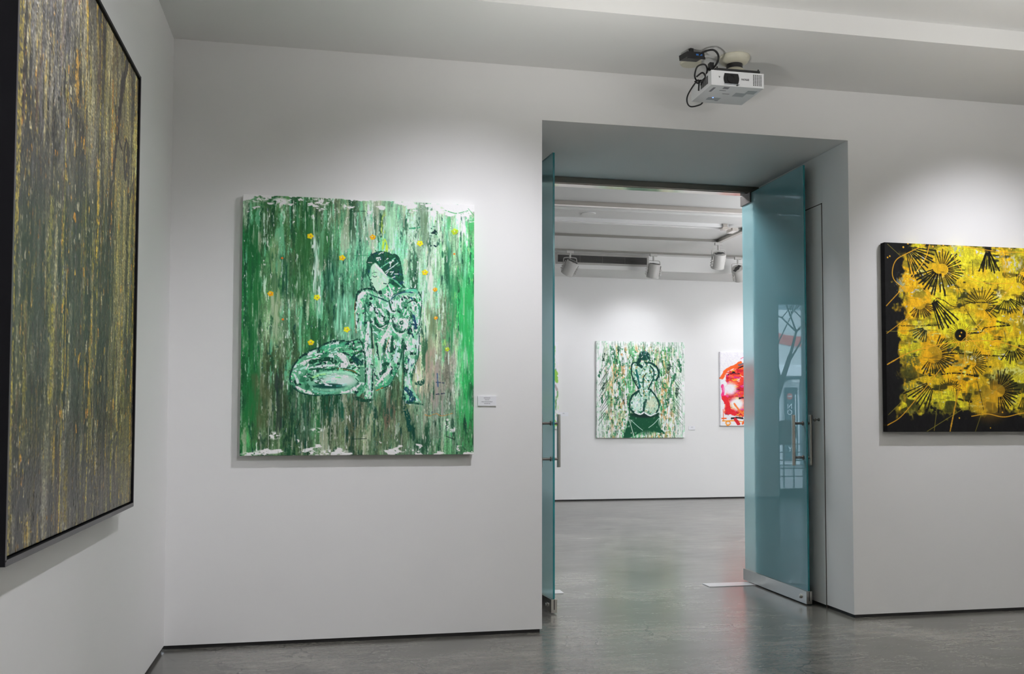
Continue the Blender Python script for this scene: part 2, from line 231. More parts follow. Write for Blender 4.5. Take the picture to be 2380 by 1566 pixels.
    Yl = (222,166,40); Y2 = (150,140,50)
    for pts, w, col in [([(370,85),(240,150),(160,200),(132,280),(145,350),(210,412)],5,Yl),([(400,85),(365,200),(260,350),(90,545)],5,Yl),([(268,170),(272,290),(350,420),(470,500)],4,Yl),([(95,748),(200,665),(300,585)],4,Yl),([(100,975),(250,892),(470,830),(700,803),(900,812),(1096,882),(1300,1000)],6,Yl),([(105,1408),(200,1345),(330,1190),(480,1000)],5,Yl),
        ([(540,1450),(580,1250),(640,950),(665,710)],7,(200,150,40)),([(380,1450),(600,1310),(850,1160),(1096,990)],3,Y2),([(430,1445),(480,1040)],3,Y2),([(690,1342),(800,1325),(920,1345),(1096,1312),(1400,1330)],5,Yl),([(550,90),(600,230),(680,330),(800,375),(1000,380)],4,Yl),([(540,890),(740,690),(900,510),(1096,240)],4,Yl),([(95,80),(200,180)],3,Y2),([(110,1335),(250,1190),(440,960)],2.5,Y2),
        ([(660,740),(780,900)],5,Yl),([(715,1450),(760,1320)],3,Y2),([(1000,650),(900,900)],3,Y2),([(400,760),(470,900)],4,(190,150,50)),([(90,735),(300,728)],2.5,Y2),([(650,100),(900,140),(1096,145)],4,Yl)]: c.line(pts, col, w, .95)
    for x, y, r in [(243,76,6),(210,104,6),(96,182,5),(112,172,5),(904,112,6),(870,106,4),(505,1065,6),(605,1355,5),(905,1313,5),(820,1423,4),(180,440,5),(190,448,4),(625,742,5),(614,768,6),(500,90,5),(975,118,5),(990,125,5),(425,100,6)]: c.blend(c.ell((x, y), r, r, .3), (232,176,40), .4)
    return c

def paint_left():
    c = Canvas(440, 920, [(0, 0), (100, 0), (100, 100), (0, 100)], 5)   # in percent of the canvas
    v, u = c.yy/c.H, c.xx/c.W
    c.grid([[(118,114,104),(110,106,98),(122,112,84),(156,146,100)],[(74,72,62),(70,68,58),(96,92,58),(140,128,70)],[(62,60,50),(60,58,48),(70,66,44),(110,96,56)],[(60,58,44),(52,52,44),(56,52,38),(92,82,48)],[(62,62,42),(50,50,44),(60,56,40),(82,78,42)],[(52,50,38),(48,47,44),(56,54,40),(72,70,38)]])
    c.mod(c.noise(44, 420, 2), .30); c.mod(c.noise(14, 200, 3), .25); c.mod(c.noise(2, 20, 2), .10)
    for col, th, sx, sy, k in [((150,136,54),.8,10,320,.7),((30,30,28),.5,20,260,.85),((126,124,112),.9,9,110,.6),((176,166,120),1.1,12,200,.7),((190,182,150),1.5,3,26,.85),((44,42,44),1.0,14,200,.6),((196,160,50),1.5,4,120,.85),((206,140,44),1.9,4,24,.9),((78,50,36),1.4,8,120,.75),((210,206,190),1.9,2,7,.85),((24,23,22),1.5,3,30,.8),((150,140,100),1.3,2.2,14,.7),((170,150,60),2.0,3,10,.9)]:
        c.streak(col, th, sx, sy, k, 1, relief=.5)
    bot = sm(.8, .98, v); c.blend(bot*.5*sm(-.5, .8, c.noise(14, 60, 2)), (50,49,46))
    for x, y0, y1, w, col in [(30,18,60,.8,(150,142,64)),(31,60,96,1.1,(168,156,62)),(47,30,98,.7,(160,150,60)),(58,0,70,.9,(176,160,66)),(57,30,50,1.4,(216,176,50)),(12,0,60,.7,(150,140,70)),(2,20,100,1.6,(150,134,50)),(3,0,55,1.0,(170,150,70)),(85,30,75,1,(204,170,56)),(97.5,0,100,1.2,(196,160,44)),(78,25,70,.9,(176,160,60)),(68,40,66,1.6,(160,120,50)),(70,10,40,1.2,(220,150,44)),(38,15,24,2.4,(180,140,60)),(92,40,62,1.0,(190,176,70)),(22,45,70,2.6,(124,118,64)),(24,62,78,1.8,(176,160,60)),(75,84,98,1.5,(150,140,44)),(64,60,88,.9,(90,84,40)),(88,70,97,2.6,(130,124,54)),(52,84,96,.8,(170,150,60)),(36,88,99,3,(120,106,40))]:
        c.line([(x, y0), (x+c.rng.normal()*.4, (y0+y1)/2), (x+c.rng.normal()*.4, y1)], col, w, .85, rough=.3, relief=.6)
    for x0, x1, a, b_, col, k in [(10,20,30,102,(40,38,38),.5),(36,47,25,102,(38,37,35),.5),(61,69,45,102,(36,32,28),.55),(74,94,6,62,(188,178,126),.42),(48,57,2,40,(150,146,130),.35),(6,34,-5,34,(150,148,150),.38),(22,30,60,90,(104,98,62),.4),(70,80,62,90,(128,118,58),.35),(84,96,74,102,(112,104,52),.4)]:  # the pale grey top-left zone partly paints lamp sheen into the pigment
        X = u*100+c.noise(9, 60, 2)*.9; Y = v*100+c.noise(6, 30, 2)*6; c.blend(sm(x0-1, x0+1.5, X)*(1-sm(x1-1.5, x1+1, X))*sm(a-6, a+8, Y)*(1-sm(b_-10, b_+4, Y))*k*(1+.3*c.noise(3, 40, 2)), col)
    # dark branching lines top right
    B = (48,36,34)
    c.line([(80,5),(76,20),(70,34),(66,60)], B, 2, .9); c.line([(86,0),(80,9),(77,16)], B, 3, .9); c.line([(72,14),(77,20),(82,22)], B, 1.4, .9); c.line([(86,18),(84,22),(86,27),(88,20),(86,18)], B, 1.8, .9); c.line([(88,19),(90,32),(89,52)], (66,56,44), 3.2, .8, rough=.2); c.line([(94,22),(92,30),(95,26)], B, .7, .9); c.line([(67,50),(69,70),(66,90)], (40,30,26), 2.2, .75, rough=.2); c.line([(73,86),(82,84),(75,92)], (46,44,40), 1.5, .8); c.line([(95,87),(98,86.5)], (30,28,26), .6)
    for i in range(150):
        x, y = c.rng.uniform(30, 98), c.rng.uniform(15, 85); c.line([(x, y), (x+c.rng.normal()*.3, y+c.rng.uniform(.3, 1.6))], [(214,150,46),(196,160,60),(206,196,160)][i % 3], c.rng.uniform(.4, .9), .9, relief=.8)
    c.mod(c.noise(2, 2.5, 1), .15)
    return c

def paint_back_figure():
    c = Canvas(330, 360, [(1388, 791), (1592, 797), (1592, 1018), (1387, 1017)], 3)
    v, u = c.yy/c.H, c.xx/c.W
    c.img[:] = np.array((206,216,208))/255
    ins = sm(.02, .22, np.minimum(u, 1-u))*sm(0, .1, v)
    c.blend(ins*sm(-.5, .6, c.noise(14, 80, 3))*.75, (168,176,130)); c.blend(ins*sm(.2, .8, c.noise(12, 70, 3))*.8, (92,158,104)); c.blend(ins*sm(.6, 1.1, c.noise(10, 50, 3))*.8, (190,150,100)); c.blend(ins*sm(.9, 1.3, c.noise(10, 40, 3))*.9, (34,92,58))
    eg = .35+.65*ins; c.streak((40,120,70), .9, 7, 9, .85, eg); c.streak((70,160,100), .9, 5, 20, .8, eg); c.streak((24,70,48), 1.3, 5, 14, .9, eg); c.streak((28,56,44), 1.3, 3, 30, .8, ins); c.streak((228,234,230), .8, 4, 26, .8, 1); c.streak((232,236,234), 1.0, 6, 7, .8, 1)
    c.streak((196,130,80), 1.7, 4, 16, .8, ins); c.mod(c.noise(3, 30, 2), .1)
    L = c.line; D = (14,58,50); P = (214,230,222)
    c.blend(c.poly([(1465,960),(1450,1016),(1462,1017),(1480,1010),(1500,1000),(1520,1003),(1545,1008),(1530,985),(1534,960),(1500,966)], soft=2)*sm(-1.6, -1.0, c.noise(6, 8, 2)), (20,78,52))
    c.blend(c.ell((1500,985), 34, 22, .4)*.9, (18,74,48)); c.blend(c.ell((1500,963), 32, 8, .3), (14,40,36))
    for P_, b in (([(1470,850),(1474,843),(1486,848),(1500,843),(1516,845),(1529,856),(1531,872),(1528,882),(1518,890),(1514,905),(1520,915),(1532,935),(1532,955),(1518,966),(1504,963),(1497,958),(1490,963),(1475,960),(1465,950),(1464,930),(1476,914),(1484,905),(1478,890),(1470,872)], (150,190,168)),):
        m = c.poly(P_, soft=1); c.blend(m, b); c.blend(m*sm(0, .6, c.noise(6, 8, 2))*.85, P, .3); c.blend(m*sm(.7, 1.1, c.noise(5, 7, 2)), (24,96,72)); c.blend(m*sm(1.2, 1.6, c.noise(5, 6, 2)), (170,160,110))
    L([(1468,858),(1471,846),(1478,842),(1486,848)], D, 3); L([(1469,855),(1470,872),(1478,890),(1485,903)], D, 3); L([(1502,843),(1516,845),(1529,856),(1532,872),(1526,884)], D, 4.5); L([(1512,850),(1521,862),(1519,880),(1512,895),(1508,905)], D, 2.6); L([(1480,860),(1484,880),(1488,900)], (20,96,90), 4.5); L([(1503,868),(1496,880),(1496,900)], D, 2)
    L([(1486,908),(1470,920),(1464,938),(1467,952),(1480,961)], D, 4); L([(1512,905),(1524,920),(1532,938),(1529,955),(1516,965)], D, 3.4); L([(1503,930),(1498,940),(1496,958)], D, 4.5); L([(1497,958),(1488,963),(1476,958)], P, 2.5); L([(1500,960),(1512,966),(1524,960)], P, 2.6); c.blend(c.ell((1482,938), 11, 14, .6)*.7, P); c.blend(c.ell((1515,940), 12, 15, .6)*.7, (206,206,180))
    c.blend(c.ell((1499,827), 13, 11, .2), (16,66,56)); c.dabs(20, [(60,130,120),(14,50,50),(190,215,205)], c.ell((1499,827), 12, 10), (3, 7), (1, 2), 30, 60); L([(1489,835),(1484,845),(1492,852)], D, 7); L([(1508,830),(1512,838)], D, 4)
    L([(1462,972),(1470,1000),(1474,1016)], (190,210,196), 1.3); L([(1466,975),(1482,990),(1494,1000)], (170,200,186), 1.2); L([(1532,972),(1520,985),(1508,994)], (170,200,186), 1.2); L([(1532,950),(1536,985)], (190,210,196), 1.3)
    for i in range(14):
        y = c.rng.uniform(860, 990); x = c.rng.uniform(1390, 1400); L([(x, y), (x+18, y-20-c.rng.uniform(0, 12))], (24,44,36), 1, .9); L([(1590-(x-1388), y), (1590-(x-1388)-14, y-18)], (40,60,50), .9, .8)
    for x, y, w in [(1405,890,5),(1400,920,6),(1396,860,5),(1575,905,6),(1582,850,6),(1570,870,5),(1578,838,6),(1405,822,6),(1434,830,6),(1440,890,6),(1436,925,5),(1432,870,6),(1555,850,8),(1550,930,6)]: L([(x, y), (x+c.rng.normal()*2, y+14)], [(24,84,54),(30,56,44)][int(x) % 2], w, .85, rough=.2)
    return c

def paint_red():
    c = Canvas(260, 260, [(0, 0), (100, 0), (100, 100), (0, 100)], 9)
    v, u = c.yy/c.H, c.xx/c.W
    c.img[:] = np.array((226,224,230))/255
    n = c.noise(20, 20, 3); e = np.minimum(np.minimum(u-.06, .95-u), np.minimum(v-.24+.12*sm(.1,.4,u)-.0, .86-v))
    b = sm(0, .03, e+n*.014)
    c.blend(b, (222,62,48)); c.blend(b*sm(0, .6, c.noise(34, 10, 3)), (232,96,60)); c.blend(b*sm(.3, .8, c.noise(26, 12, 3)), (192,32,48)); c.blend(b*sm(.9, 1.3, c.noise(20, 8, 3))*(1.1-v), (236,226,232)); c.blend(b*sm(1.1, 1.5, c.noise(14, 8, 2)), (240,160,50)); c.blend(b*sm(1.3, 1.7, c.noise(14, 8, 2)), (206,50,120)); c.blend(b*sm(1.7, 2, c.noise(20, 6, 2)), (40,30,36))
    O = (238,96,40); K = (36,28,34); L = c.line
    L([(3,34),(8,26),(14,22),(24,18),(30,14)], O, 4.5, .95); L([(10,24),(20,21),(34,22),(50,20)], O, 3); L([(30,9),(38,5)], (214,60,110), .8); L([(36,6),(37,7)], (214,60,110), 2); L([(28,18),(36,15),(52,13),(70,13)], (110,100,110), 2.5); L([(26,22),(34,19),(50,16)], K, 1.5)
    L([(3,46),(5,52),(4,60),(10,60)], (220,50,120), 4); c.blend(c.ell((14,50), 9, 8, .5), (232,224,230)); c.blend(c.ell((24,70), 10, 8, .5), (232,230,230)); L([(6,62),(10,70),(12,78),(20,84)], (214,40,50), 6); L([(20,70),(28,80),(38,88)], (230,120,60), 2.5); L([(28,63),(44,59)], K, 2); L([(50,46),(48,56),(52,66)], K, 1.4)
    L([(4,78),(4.5,92)], O, 1); L([(2,90),(8,90)], O, 2); L([(3,93),(12,94),(14,97),(10,99),(8,95),(16,93),(40,95),(60,94)], (244,146,50), 1.6); L([(16,90),(24,89),(32,90)], K, 2.2); L([(36,83),(38,90),(34,92)], K, 1.4); L([(22,92),(26,97)], (200,40,50), 5); L([(40,76),(52,75)], K, 3); L([(32,97),(36,92)], O, 3)
    c.mod(c.noise(3, 3, 1), .015)
    return c

def paint_pale():
    c = Canvas(200, 220, [(0, 0), (100, 0), (100, 100), (0, 100)], 13)
    c.img[:] = np.array((228,228,232))/255
    c.streak((150,200,90), .9, 14, 20, .8); c.streak((196,212,90), 1.2, 10, 16, .8); c.streak((90,150,80), 1.4, 8, 24, .8); c.streak((232,232,234), .2, 20, 26, .9)
    for y in (32, 36, 40, 90): c.line([(93, y), (96, y+2), (98, y+5)], (150,200,90), 4, .8)
    c.line([(96,50),(98,55)], (150,130,130), 3, .6)
    return c
import bpy, bmesh, random
from mathutils import Vector, Matrix
S = bpy.context.scene; COL = S.collection
PI = math.pi
# ---------------------------------------------------------------- helpers
def link(o): COL.objects.link(o); return o
def tag(o, label=None, cat=None, group=None, kind=None):
    if label: o['label'] = label
    if cat: o['category'] = cat
    if group: o['group'] = group
    if kind: o['kind'] = kind
    return o
def empty(name, loc=(0, 0, 0), rz=0, **k):
    o = bpy.data.objects.new(name, None); o.location = loc; o.rotation_euler = (0, 0, rz); o.empty_display_size = .05
    link(o); return tag(o, **k)
def build(name, bm, mat, parent=None, smooth=False, bevel=0, **k):
    if bevel: bmesh.ops.bevel(bm, geom=[e for e in bm.edges if e.is_manifold and e.calc_face_angle(0) > .5], offset=bevel, segments=2, affect='EDGES', clamp_overlap=True)
    me = bpy.data.meshes.new(name); bmesh.ops.recalc_face_normals(bm, faces=bm.faces); bm.to_mesh(me); bm.free(); me.materials.append(mat)
    if smooth:
        me.polygons.foreach_set('use_smooth', [True]*len(me.polygons))
        try: me.set_sharp_from_angle(angle=math.radians(35))
        except Exception: pass
    o = bpy.data.objects.new(name, me); link(o)
    if parent: o.parent = parent
    return tag(o, **k)
def box(bm, x0, x1, y0, y1, z0, z1):
    v = [bm.verts.new(p) for p in ((x0,y0,z0),(x1,y0,z0),(x1,y1,z0),(x0,y1,z0),(x0,y0,z1),(x1,y0,z1),(x1,y1,z1),(x0,y1,z1))]
    for f in ((0,3,2,1),(4,5,6,7),(0,1,5,4),(1,2,6,5),(2,3,7,6),(3,0,4,7)): bm.faces.new([v[i] for i in f])
    return v
def boxes(*bs):
    bm = bmesh.new()
    for b in bs: box(bm, *b)
    return bm
def cyl(bm, a, b, r, r2=None, seg=24, cap=True):
    a, b = Vector(a), Vector(b); d = b-a; r2 = r if r2 is None else r2
    q = d.to_track_quat('Z', 'Y'); rings = []
    for p, rr in ((a, r), (b, r2)):
        rings.append([bm.verts.new(p+q @ Vector((math.cos(t)*rr, math.sin(t)*rr, 0))) for t in [2*PI*i/seg for i in range(seg)]])
    for i in range(seg): bm.faces.new((rings[0][i], rings[0][(i+1) % seg], rings[1][(i+1) % seg], rings[1][i]))
    if cap: bm.faces.new(rings[0][::-1]); bm.faces.new(rings[1])
def lathe(bm, prof, c=(0, 0, 0), seg=40, axis=None):
    q = Vector(axis).to_track_quat('Z', 'Y') if axis else Matrix.Identity(3).to_quaternion(); c = Vector(c); rings = []
    for r, z in prof: rings.append([bm.verts.new(c+q @ Vector((math.cos(2*PI*i/seg)*max(r, 1e-4), math.sin(2*PI*i/seg)*max(r, 1e-4), z))) for i in range(seg)])
    for A, B in zip(rings, rings[1:]):
        for i in range(seg): bm.faces.new((A[i], A[(i+1) % seg], B[(i+1) % seg], B[i]))
    bm.faces.new(rings[0][::-1]); bm.faces.new(rings[-1])
def tube(bm, pts, r, seg=10, n=8):
    P = [Vector(p) for p in pts]; P = [2*P[0]-P[1]]+P+[2*P[-1]-P[-2]]; C = []
    for i in range(1, len(P)-2):
        for k in range(n):
            t = k/n; a, b, c, d = P[i-1:i+3]; C.append(.5*((2*b)+(c-a)*t+(2*a-5*b+4*c-d)*t*t+(3*b-a-3*c+d)*t**3))
    C.append(P[-2]); rings = []; up = Vector((.13, .21, .97)).normalized()
    for i, p in enumerate(C):
        d = (C[min(i+1, len(C)-1)]-C[max(i-1, 0)]).normalized(); x = d.cross(up)
        if x.length < 1e-3: x = d.cross(Vector((1, 0, 0)))
        x.normalize(); y = d.cross(x); up = -y if y.dot(up) < 0 else y
        x = up.cross(d).normalized(); y = d.cross(x)
        rings.append([bm.verts.new(p+(x*math.cos(2*PI*k/seg)+y*math.sin(2*PI*k/seg))*r) for k in range(seg)])
    for A, B in zip(rings, rings[1:]):
        for k in range(seg): bm.faces.new((A[k], A[(k+1) % seg], B[(k+1) % seg], B[k]))
    bm.faces.new(rings[0][::-1]); bm.faces.new(rings[-1])
# ---------------------------------------------------------------- materials
def lin(c): return tuple((x/255/12.92 if x/255 <= .04045 else ((x/255+.055)/1.055)**2.4) for x in c)
def mat(name, col, rough=.5, metal=0, bump=0, bscale=40, spec=.5, coat=0, var=0):
    m = bpy.data.materials.new(name); m.use_nodes = True; N = m.node_tree.nodes; L = m.node_tree.links; b = N['Principled BSDF']
    b.inputs['Base Color'].default_value = (*col, 1); b.inputs['Roughness'].default_value = rough; b.inputs['Metallic'].default_value = metal
    b.inputs['Specular IOR Level'].default_value = spec; b.inputs['Coat Weight'].default_value = coat
    tc = N.new('ShaderNodeTexCoord'); nz = N.new('ShaderNodeTexNoise'); nz.inputs['Scale'].default_value = bscale; nz.inputs['Detail'].default_value = 5
    L.new(tc.outputs['Object'], nz.inputs['Vector'])
    if bump:
        bp = N.new('ShaderNodeBump'); bp.inputs['Strength'].default_value = bump; bp.inputs['Distance'].default_value = .002
        L.new(nz.outputs['Fac'], bp.inputs['Height']); L.new(bp.outputs['Normal'], b.inputs['Normal'])
    if var:
        mx = N.new('ShaderNodeMix'); mx.data_type = 'RGBA'; mx.inputs['A'].default_value = (*[c*(1-var) for c in col], 1); mx.inputs['B'].default_value = (*[min(1, c*(1+var)) for c in col], 1)
        L.new(nz.outputs['Fac'], mx.inputs['Factor']); L.new(mx.outputs['Result'], b.inputs['Base Color'])
    return m
def wall_mat(name, col, rough=.55):
    m = bpy.data.materials.new(name); m.use_nodes = True; N = m.node_tree.nodes; L = m.node_tree.links; b = N['Principled BSDF']
    b.inputs['Roughness'].default_value = rough; b.inputs['Specular IOR Level'].default_value = .25
    tc = N.new('ShaderNodeTexCoord'); n1 = N.new('ShaderNodeTexNoise'); n1.inputs['Scale'].default_value = 1.6; n1.inputs['Detail'].default_value = 3
    n2 = N.new('ShaderNodeTexNoise'); n2.inputs['Scale'].default_value = 9; n2.inputs['Detail'].default_value = 4
    r = N.new('ShaderNodeMix'); r.data_type = 'RGBA'; r.inputs['A'].default_value = (*[c*.975 for c in col], 1); r.inputs['B'].default_value = (*[min(1, c*1.02) for c in col], 1)
    bp = N.new('ShaderNodeBump'); bp.inputs['Strength'].default_value = .18; bp.inputs['Distance'].default_value = .004
    L.new(tc.outputs['Object'], n1.inputs['Vector']); L.new(tc.outputs['Object'], n2.inputs['Vector'])
    L.new(n1.outputs['Fac'], r.inputs['Factor']); L.new(r.outputs['Result'], b.inputs['Base Color']); L.new(n2.outputs['Fac'], bp.inputs['Height']); L.new(bp.outputs['Normal'], b.inputs['Normal'])
    return m
def floor_mat():
    m = bpy.data.materials.new('polished_concrete'); m.use_nodes = True; N = m.node_tree.nodes; L = m.node_tree.links; b = N['Principled BSDF']
    tc = N.new('ShaderNodeTexCoord')
    def mp(sx, sy, rz=0):
        q = N.new('ShaderNodeMapping'); q.inputs['Scale'].default_value = (sx, sy, 1); q.inputs['Rotation'].default_value = (0, 0, rz); L.new(tc.outputs['Object'], q.inputs['Vector']); return q
    def nz(q, s, d=6, r=.6, dist=0):
        n = N.new('ShaderNodeTexNoise'); n.inputs['Scale'].default_value = s; n.inputs['Detail'].default_value = d; n.inputs['Roughness'].default_value = r; n.inputs['Distortion'].default_value = dist
        L.new(q.outputs['Vector'], n.inputs['Vector']); return n
    def ramp(src, *st):
        r = N.new('ShaderNodeValToRGB'); e = r.color_ramp.elements
        e[0].position, e[0].color = st[0][0], (*[st[0][1]]*3, 1); e[1].position, e[1].color = st[-1][0], (*[st[-1][1]]*3, 1)
        for p, c in st[1:-1]: k = e.new(p); k.color = (c, c, c, 1)
        L.new(src, r.inputs['Fac']); return r
    def mul(a, b_):
        x = N.new('ShaderNodeMath'); x.operation = 'MULTIPLY'; L.new(a, x.inputs[0]); L.new(b_, x.inputs[1]); return x.outputs[0]
    cloud = ramp(nz(mp(1, 1), 1.1, 6, .62, .6).outputs['Fac'], (.3, .50), (.5, .95), (.68, 1.45))
    streak = ramp(nz(mp(1.6, 7, .06), 2.4, 8, .66, .4).outputs['Fac'], (.3, .7), (.7, 1.28))
    fine = ramp(nz(mp(6, 22, .1), 5, 6, .75).outputs['Fac'], (.3, .55), (.7, 1.42))
    # hairline cracks: cell borders, warped, only here and there
    wv = nz(mp(1, 1), 4, 5, .6); add = N.new('ShaderNodeMix'); add.data_type = 'RGBA'; add.inputs['Factor'].default_value = .14
    L.new(tc.outputs['Object'], add.inputs['A']); L.new(wv.outputs['Color'], add.inputs['B'])
    vo = N.new('ShaderNodeTexVoronoi'); vo.feature = 'DISTANCE_TO_EDGE'; vo.inputs['Scale'].default_value = 2.7; L.new(add.outputs['Result'], vo.inputs['Vector'])
    ck = ramp(vo.outputs['Distance'], (.0, .2), (.010, 1.0)); gate = ramp(nz(mp(1, 1), 2.3, 3).outputs['Fac'], (.44, 0.0), (.54, 1.0))
    mm = N.new('ShaderNodeMix'); mm.data_type = 'RGBA'; mm.inputs['A'].default_value = (1, 1, 1, 1); L.new(gate.outputs['Color'], mm.inputs['Factor']); L.new(ck.outputs['Color'], mm.inputs['B'])
    fleck = ramp(nz(mp(3, 11, .08), 9, 3, .8, .8).outputs['Fac'], (.32, .45), (.40, 1.0))
    v = mul(mul(mul(mul(fleck.outputs['Color'], cloud.outputs['Color']), streak.outputs['Color']), fine.outputs['Color']), mm.outputs['Result'])
    tint = N.new('ShaderNodeMix'); tint.data_type = 'RGBA'; tint.inputs['A'].default_value = (.15, .148, .142, 1); tint.inputs['B'].default_value = (.155, .146, .118, 1)
    L.new(nz(mp(1, 1), .8, 3).outputs['Fac'], tint.inputs['Factor'])
    vm = N.new('ShaderNodeVectorMath'); vm.operation = 'SCALE'; L.new(tint.outputs['Result'], vm.inputs[0]); L.new(v, vm.inputs['Scale']); L.new(vm.outputs['Vector'], b.inputs['Base Color'])
    rr = N.new('ShaderNodeMapRange'); rr.inputs['To Min'].default_value = .15; rr.inputs['To Max'].default_value = .27; L.new(nz(mp(1, 3), 3, 5).outputs['Fac'], rr.inputs['Value']); L.new(rr.outputs['Result'], b.inputs['Roughness'])
    b.inputs['Specular IOR Level'].default_value = 1.0
    bp = N.new('ShaderNodeBump'); bp.inputs['Strength'].default_value = .03; bp.inputs['Distance'].default_value = .004
    L.new(nz(mp(1, 4, .05), 2.5, 2, .5).outputs['Fac'], bp.inputs['Height']); L.new(bp.outputs['Normal'], b.inputs['Normal'])
    return m
def paint_mat(name, rough=.5, gloss=.3, bump=.5):
    m = bpy.data.materials.new(name); m.use_nodes = True; N = m.node_tree.nodes; L = m.node_tree.links; b = N['Principled BSDF']
    a = N.new('ShaderNodeAttribute'); a.attribute_name = 'pigment'; r = N.new('ShaderNodeAttribute'); r.attribute_name = 'impasto'
    nz = N.new('ShaderNodeTexNoise'); nz.inputs['Scale'].default_value = 260; tc = N.new('ShaderNodeTexCoord'); L.new(tc.outputs['Object'], nz.inputs['Vector'])
    ad = N.new('ShaderNodeMath'); ad.operation = 'MULTIPLY_ADD'; L.new(nz.outputs['Fac'], ad.inputs[0]); ad.inputs[1].default_value = .25; L.new(r.outputs['Fac'], ad.inputs[2])
    bp = N.new('ShaderNodeBump'); bp.inputs['Strength'].default_value = bump; bp.inputs['Distance'].default_value = .0015; L.new(ad.outputs[0], bp.inputs['Height']); L.new(bp.outputs['Normal'], b.inputs['Normal'])
    L.new(a.outputs['Color'], b.inputs['Base Color']); b.inputs['Roughness'].default_value = rough; b.inputs['Specular IOR Level'].default_value = gloss
    return m
def painted(name, cv, O, U, V, depth, m, parent, gain=1.0, slump=0):
    """canvas: O top-left corner of the face, U/V edge vectors (right/down), depth vector pointing back to the wall"""
    W, H = cv.W, cv.H; O, U, V, Dp = (np.array(q, float) for q in (O, U, V, depth))
    uu, vv = np.meshgrid(np.linspace(0, 1, W), np.linspace(0, 1, H)); n = W*H
    co = O+uu[..., None]*U+vv[..., None]*V
    lum = cv.img.mean(axis=2); rel = cv.relief+lum*.4
    nrm = -Dp/np.linalg.norm(Dp); co = co+nrm*(np.clip(cv.relief, 0, 1.5)*.0012)[..., None]
    co = co.reshape(-1, 3)
    bi = np.concatenate([np.arange(W), np.arange(1, H)*W+W-1, (H-1)*W+np.arange(W-2, -1, -1), np.arange(H-2, 0, -1)*W]); nb = len(bi)
    allc = np.concatenate([co, co[bi]+Dp])
    i = (np.arange(H-1)[:, None]*W+np.arange(W-1)[None, :]).ravel(); q = np.stack([i, i+W, i+W+1, i+1], 1)
    j = np.arange(nb); k = (j+1) % nb; side = np.stack([bi[j], bi[k], n+k, n+j], 1); faces = np.concatenate([q, side])
    me = bpy.data.meshes.new(name); me.vertices.add(len(allc)); me.vertices.foreach_set('co', allc.ravel())
    me.loops.add(faces.size+nb); me.loops.foreach_set('vertex_index', np.concatenate([faces.ravel(), n+np.arange(nb)[::-1]]).astype(np.int32))
    me.polygons.add(len(faces)+1); me.polygons.foreach_set('loop_start', np.concatenate([np.arange(len(faces)+1)*4]).astype(np.int32))
    me.update(calc_edges=True); me.validate()
    c = np.clip(cv.img, 0, 1).reshape(-1, 3); c = np.where(c <= .04045, c/12.92, ((c+.055)/1.055)**2.4)*gain; c = np.clip(c, 0, .9)
    c = np.concatenate([c, c[bi]]); c = np.concatenate([c, np.ones((len(c), 1))], 1).astype(np.float32)
    at = me.color_attributes.new('pigment', 'FLOAT_COLOR', 'POINT'); at.data.foreach_set('color', c.ravel())
    r = rel.reshape(-1); r = np.concatenate([r, r[bi]]).astype(np.float32); me.attributes.new('impasto', 'FLOAT', 'POINT').data.foreach_set('value', r)
    me.materials.append(m); o = bpy.data.objects.new(name, me); link(o); o.parent = parent
    return o
# ---------------------------------------------------------------- room dimensions (metres)
D0, D1 = 5.564, 6.97          # front and back of the thick wall with the doorway
XL, XR, ZT = 2.1725, 4.2585, 3.141
HS, HC = 3.471, 3.585         # dropped soffit and ceiling of the near room
D2, HF, HF2 = 14.174, 3.75, 3.519
WHITE = wall_mat('white_wall_paint', (.80, .80, .795)); CEIL = wall_mat('white_ceiling_paint', (.78, .78, .77), .7)
CONC = floor_mat(); BLACKGAP = mat('black_shadow_gap', (.012, .012, .012), .6, bump=.3)
STEEL = mat('brushed_stainless_steel', (.56, .54, .50), .28, 1, bump=.1, bscale=300); DSTEEL = mat('dark_brushed_steel', (.20, .18, .17), .42, 1, bump=.1, bscale=200)
HEADM = mat('bronze_header_metal', (.22, .20, .175), .22, 1, bump=.05); MIRR = mat('polished_steel', (.66, .62, .58), .1, 1, bump=.03)
FRBLK = mat('black_frame_lacquer', (.007, .007, .009), .5, bump=.1, spec=.15); GREYM = mat('grey_frame_face', (.075, .07, .075), .4, bump=.1)
LAMPG = mat('grey_white_lamp_enamel', (.52, .51, .49), .38, bump=.05); LAMPD = mat('lamp_vent_dark', (.05, .05, .05), .5); WPL = mat('white_gloss_enamel', (.78, .78, .78), .18, bump=.03)
PROJW = mat('white_projector_plastic', (.80, .81, .83), .4, bump=.1, bscale=200); PROJG = mat('pale_grey_plastic', (.42, .45, .48), .4); CREAM = mat('cream_plastic', (.60, .58, .47), .45, bump=.1)
BLK = mat('black_plastic', (.012, .012, .013), .35, bump=.1); GLASSB = mat('black_lens_glass', (.004, .004, .005), .08); INK = mat('grey_ink', (.22, .22, .25), .6); INKD = mat('dark_ink', (.05, .05, .06), .6)
BLUE = mat('blue_sticker', (.03, .16, .5), .4); CARD = mat('white_card', (.80, .81, .84), .5, bump=.1); DOORP = wall_mat('white_door_paint', (.74, .745, .74), .4); GREYP = mat('grey_vent_enamel', (.40, .39, .37), .45); VDARK = mat('vent_cavity', (.03, .03, .03), .7)
def emis(name, col, st):
    m = bpy.data.materials.new(name); m.use_nodes = True; b = m.node_tree.nodes['Principled BSDF']; b.inputs['Emission Color'].default_value = (*col, 1); b.inputs['Emission Strength'].default_value = st; b.inputs['Base Color'].default_value = (*col, 1); return m
LED = emis('blue_status_led', (.12, .25, 1), 3.5); LENSE = emis('lit_lamp_lens', (1, .97, .92), 6)
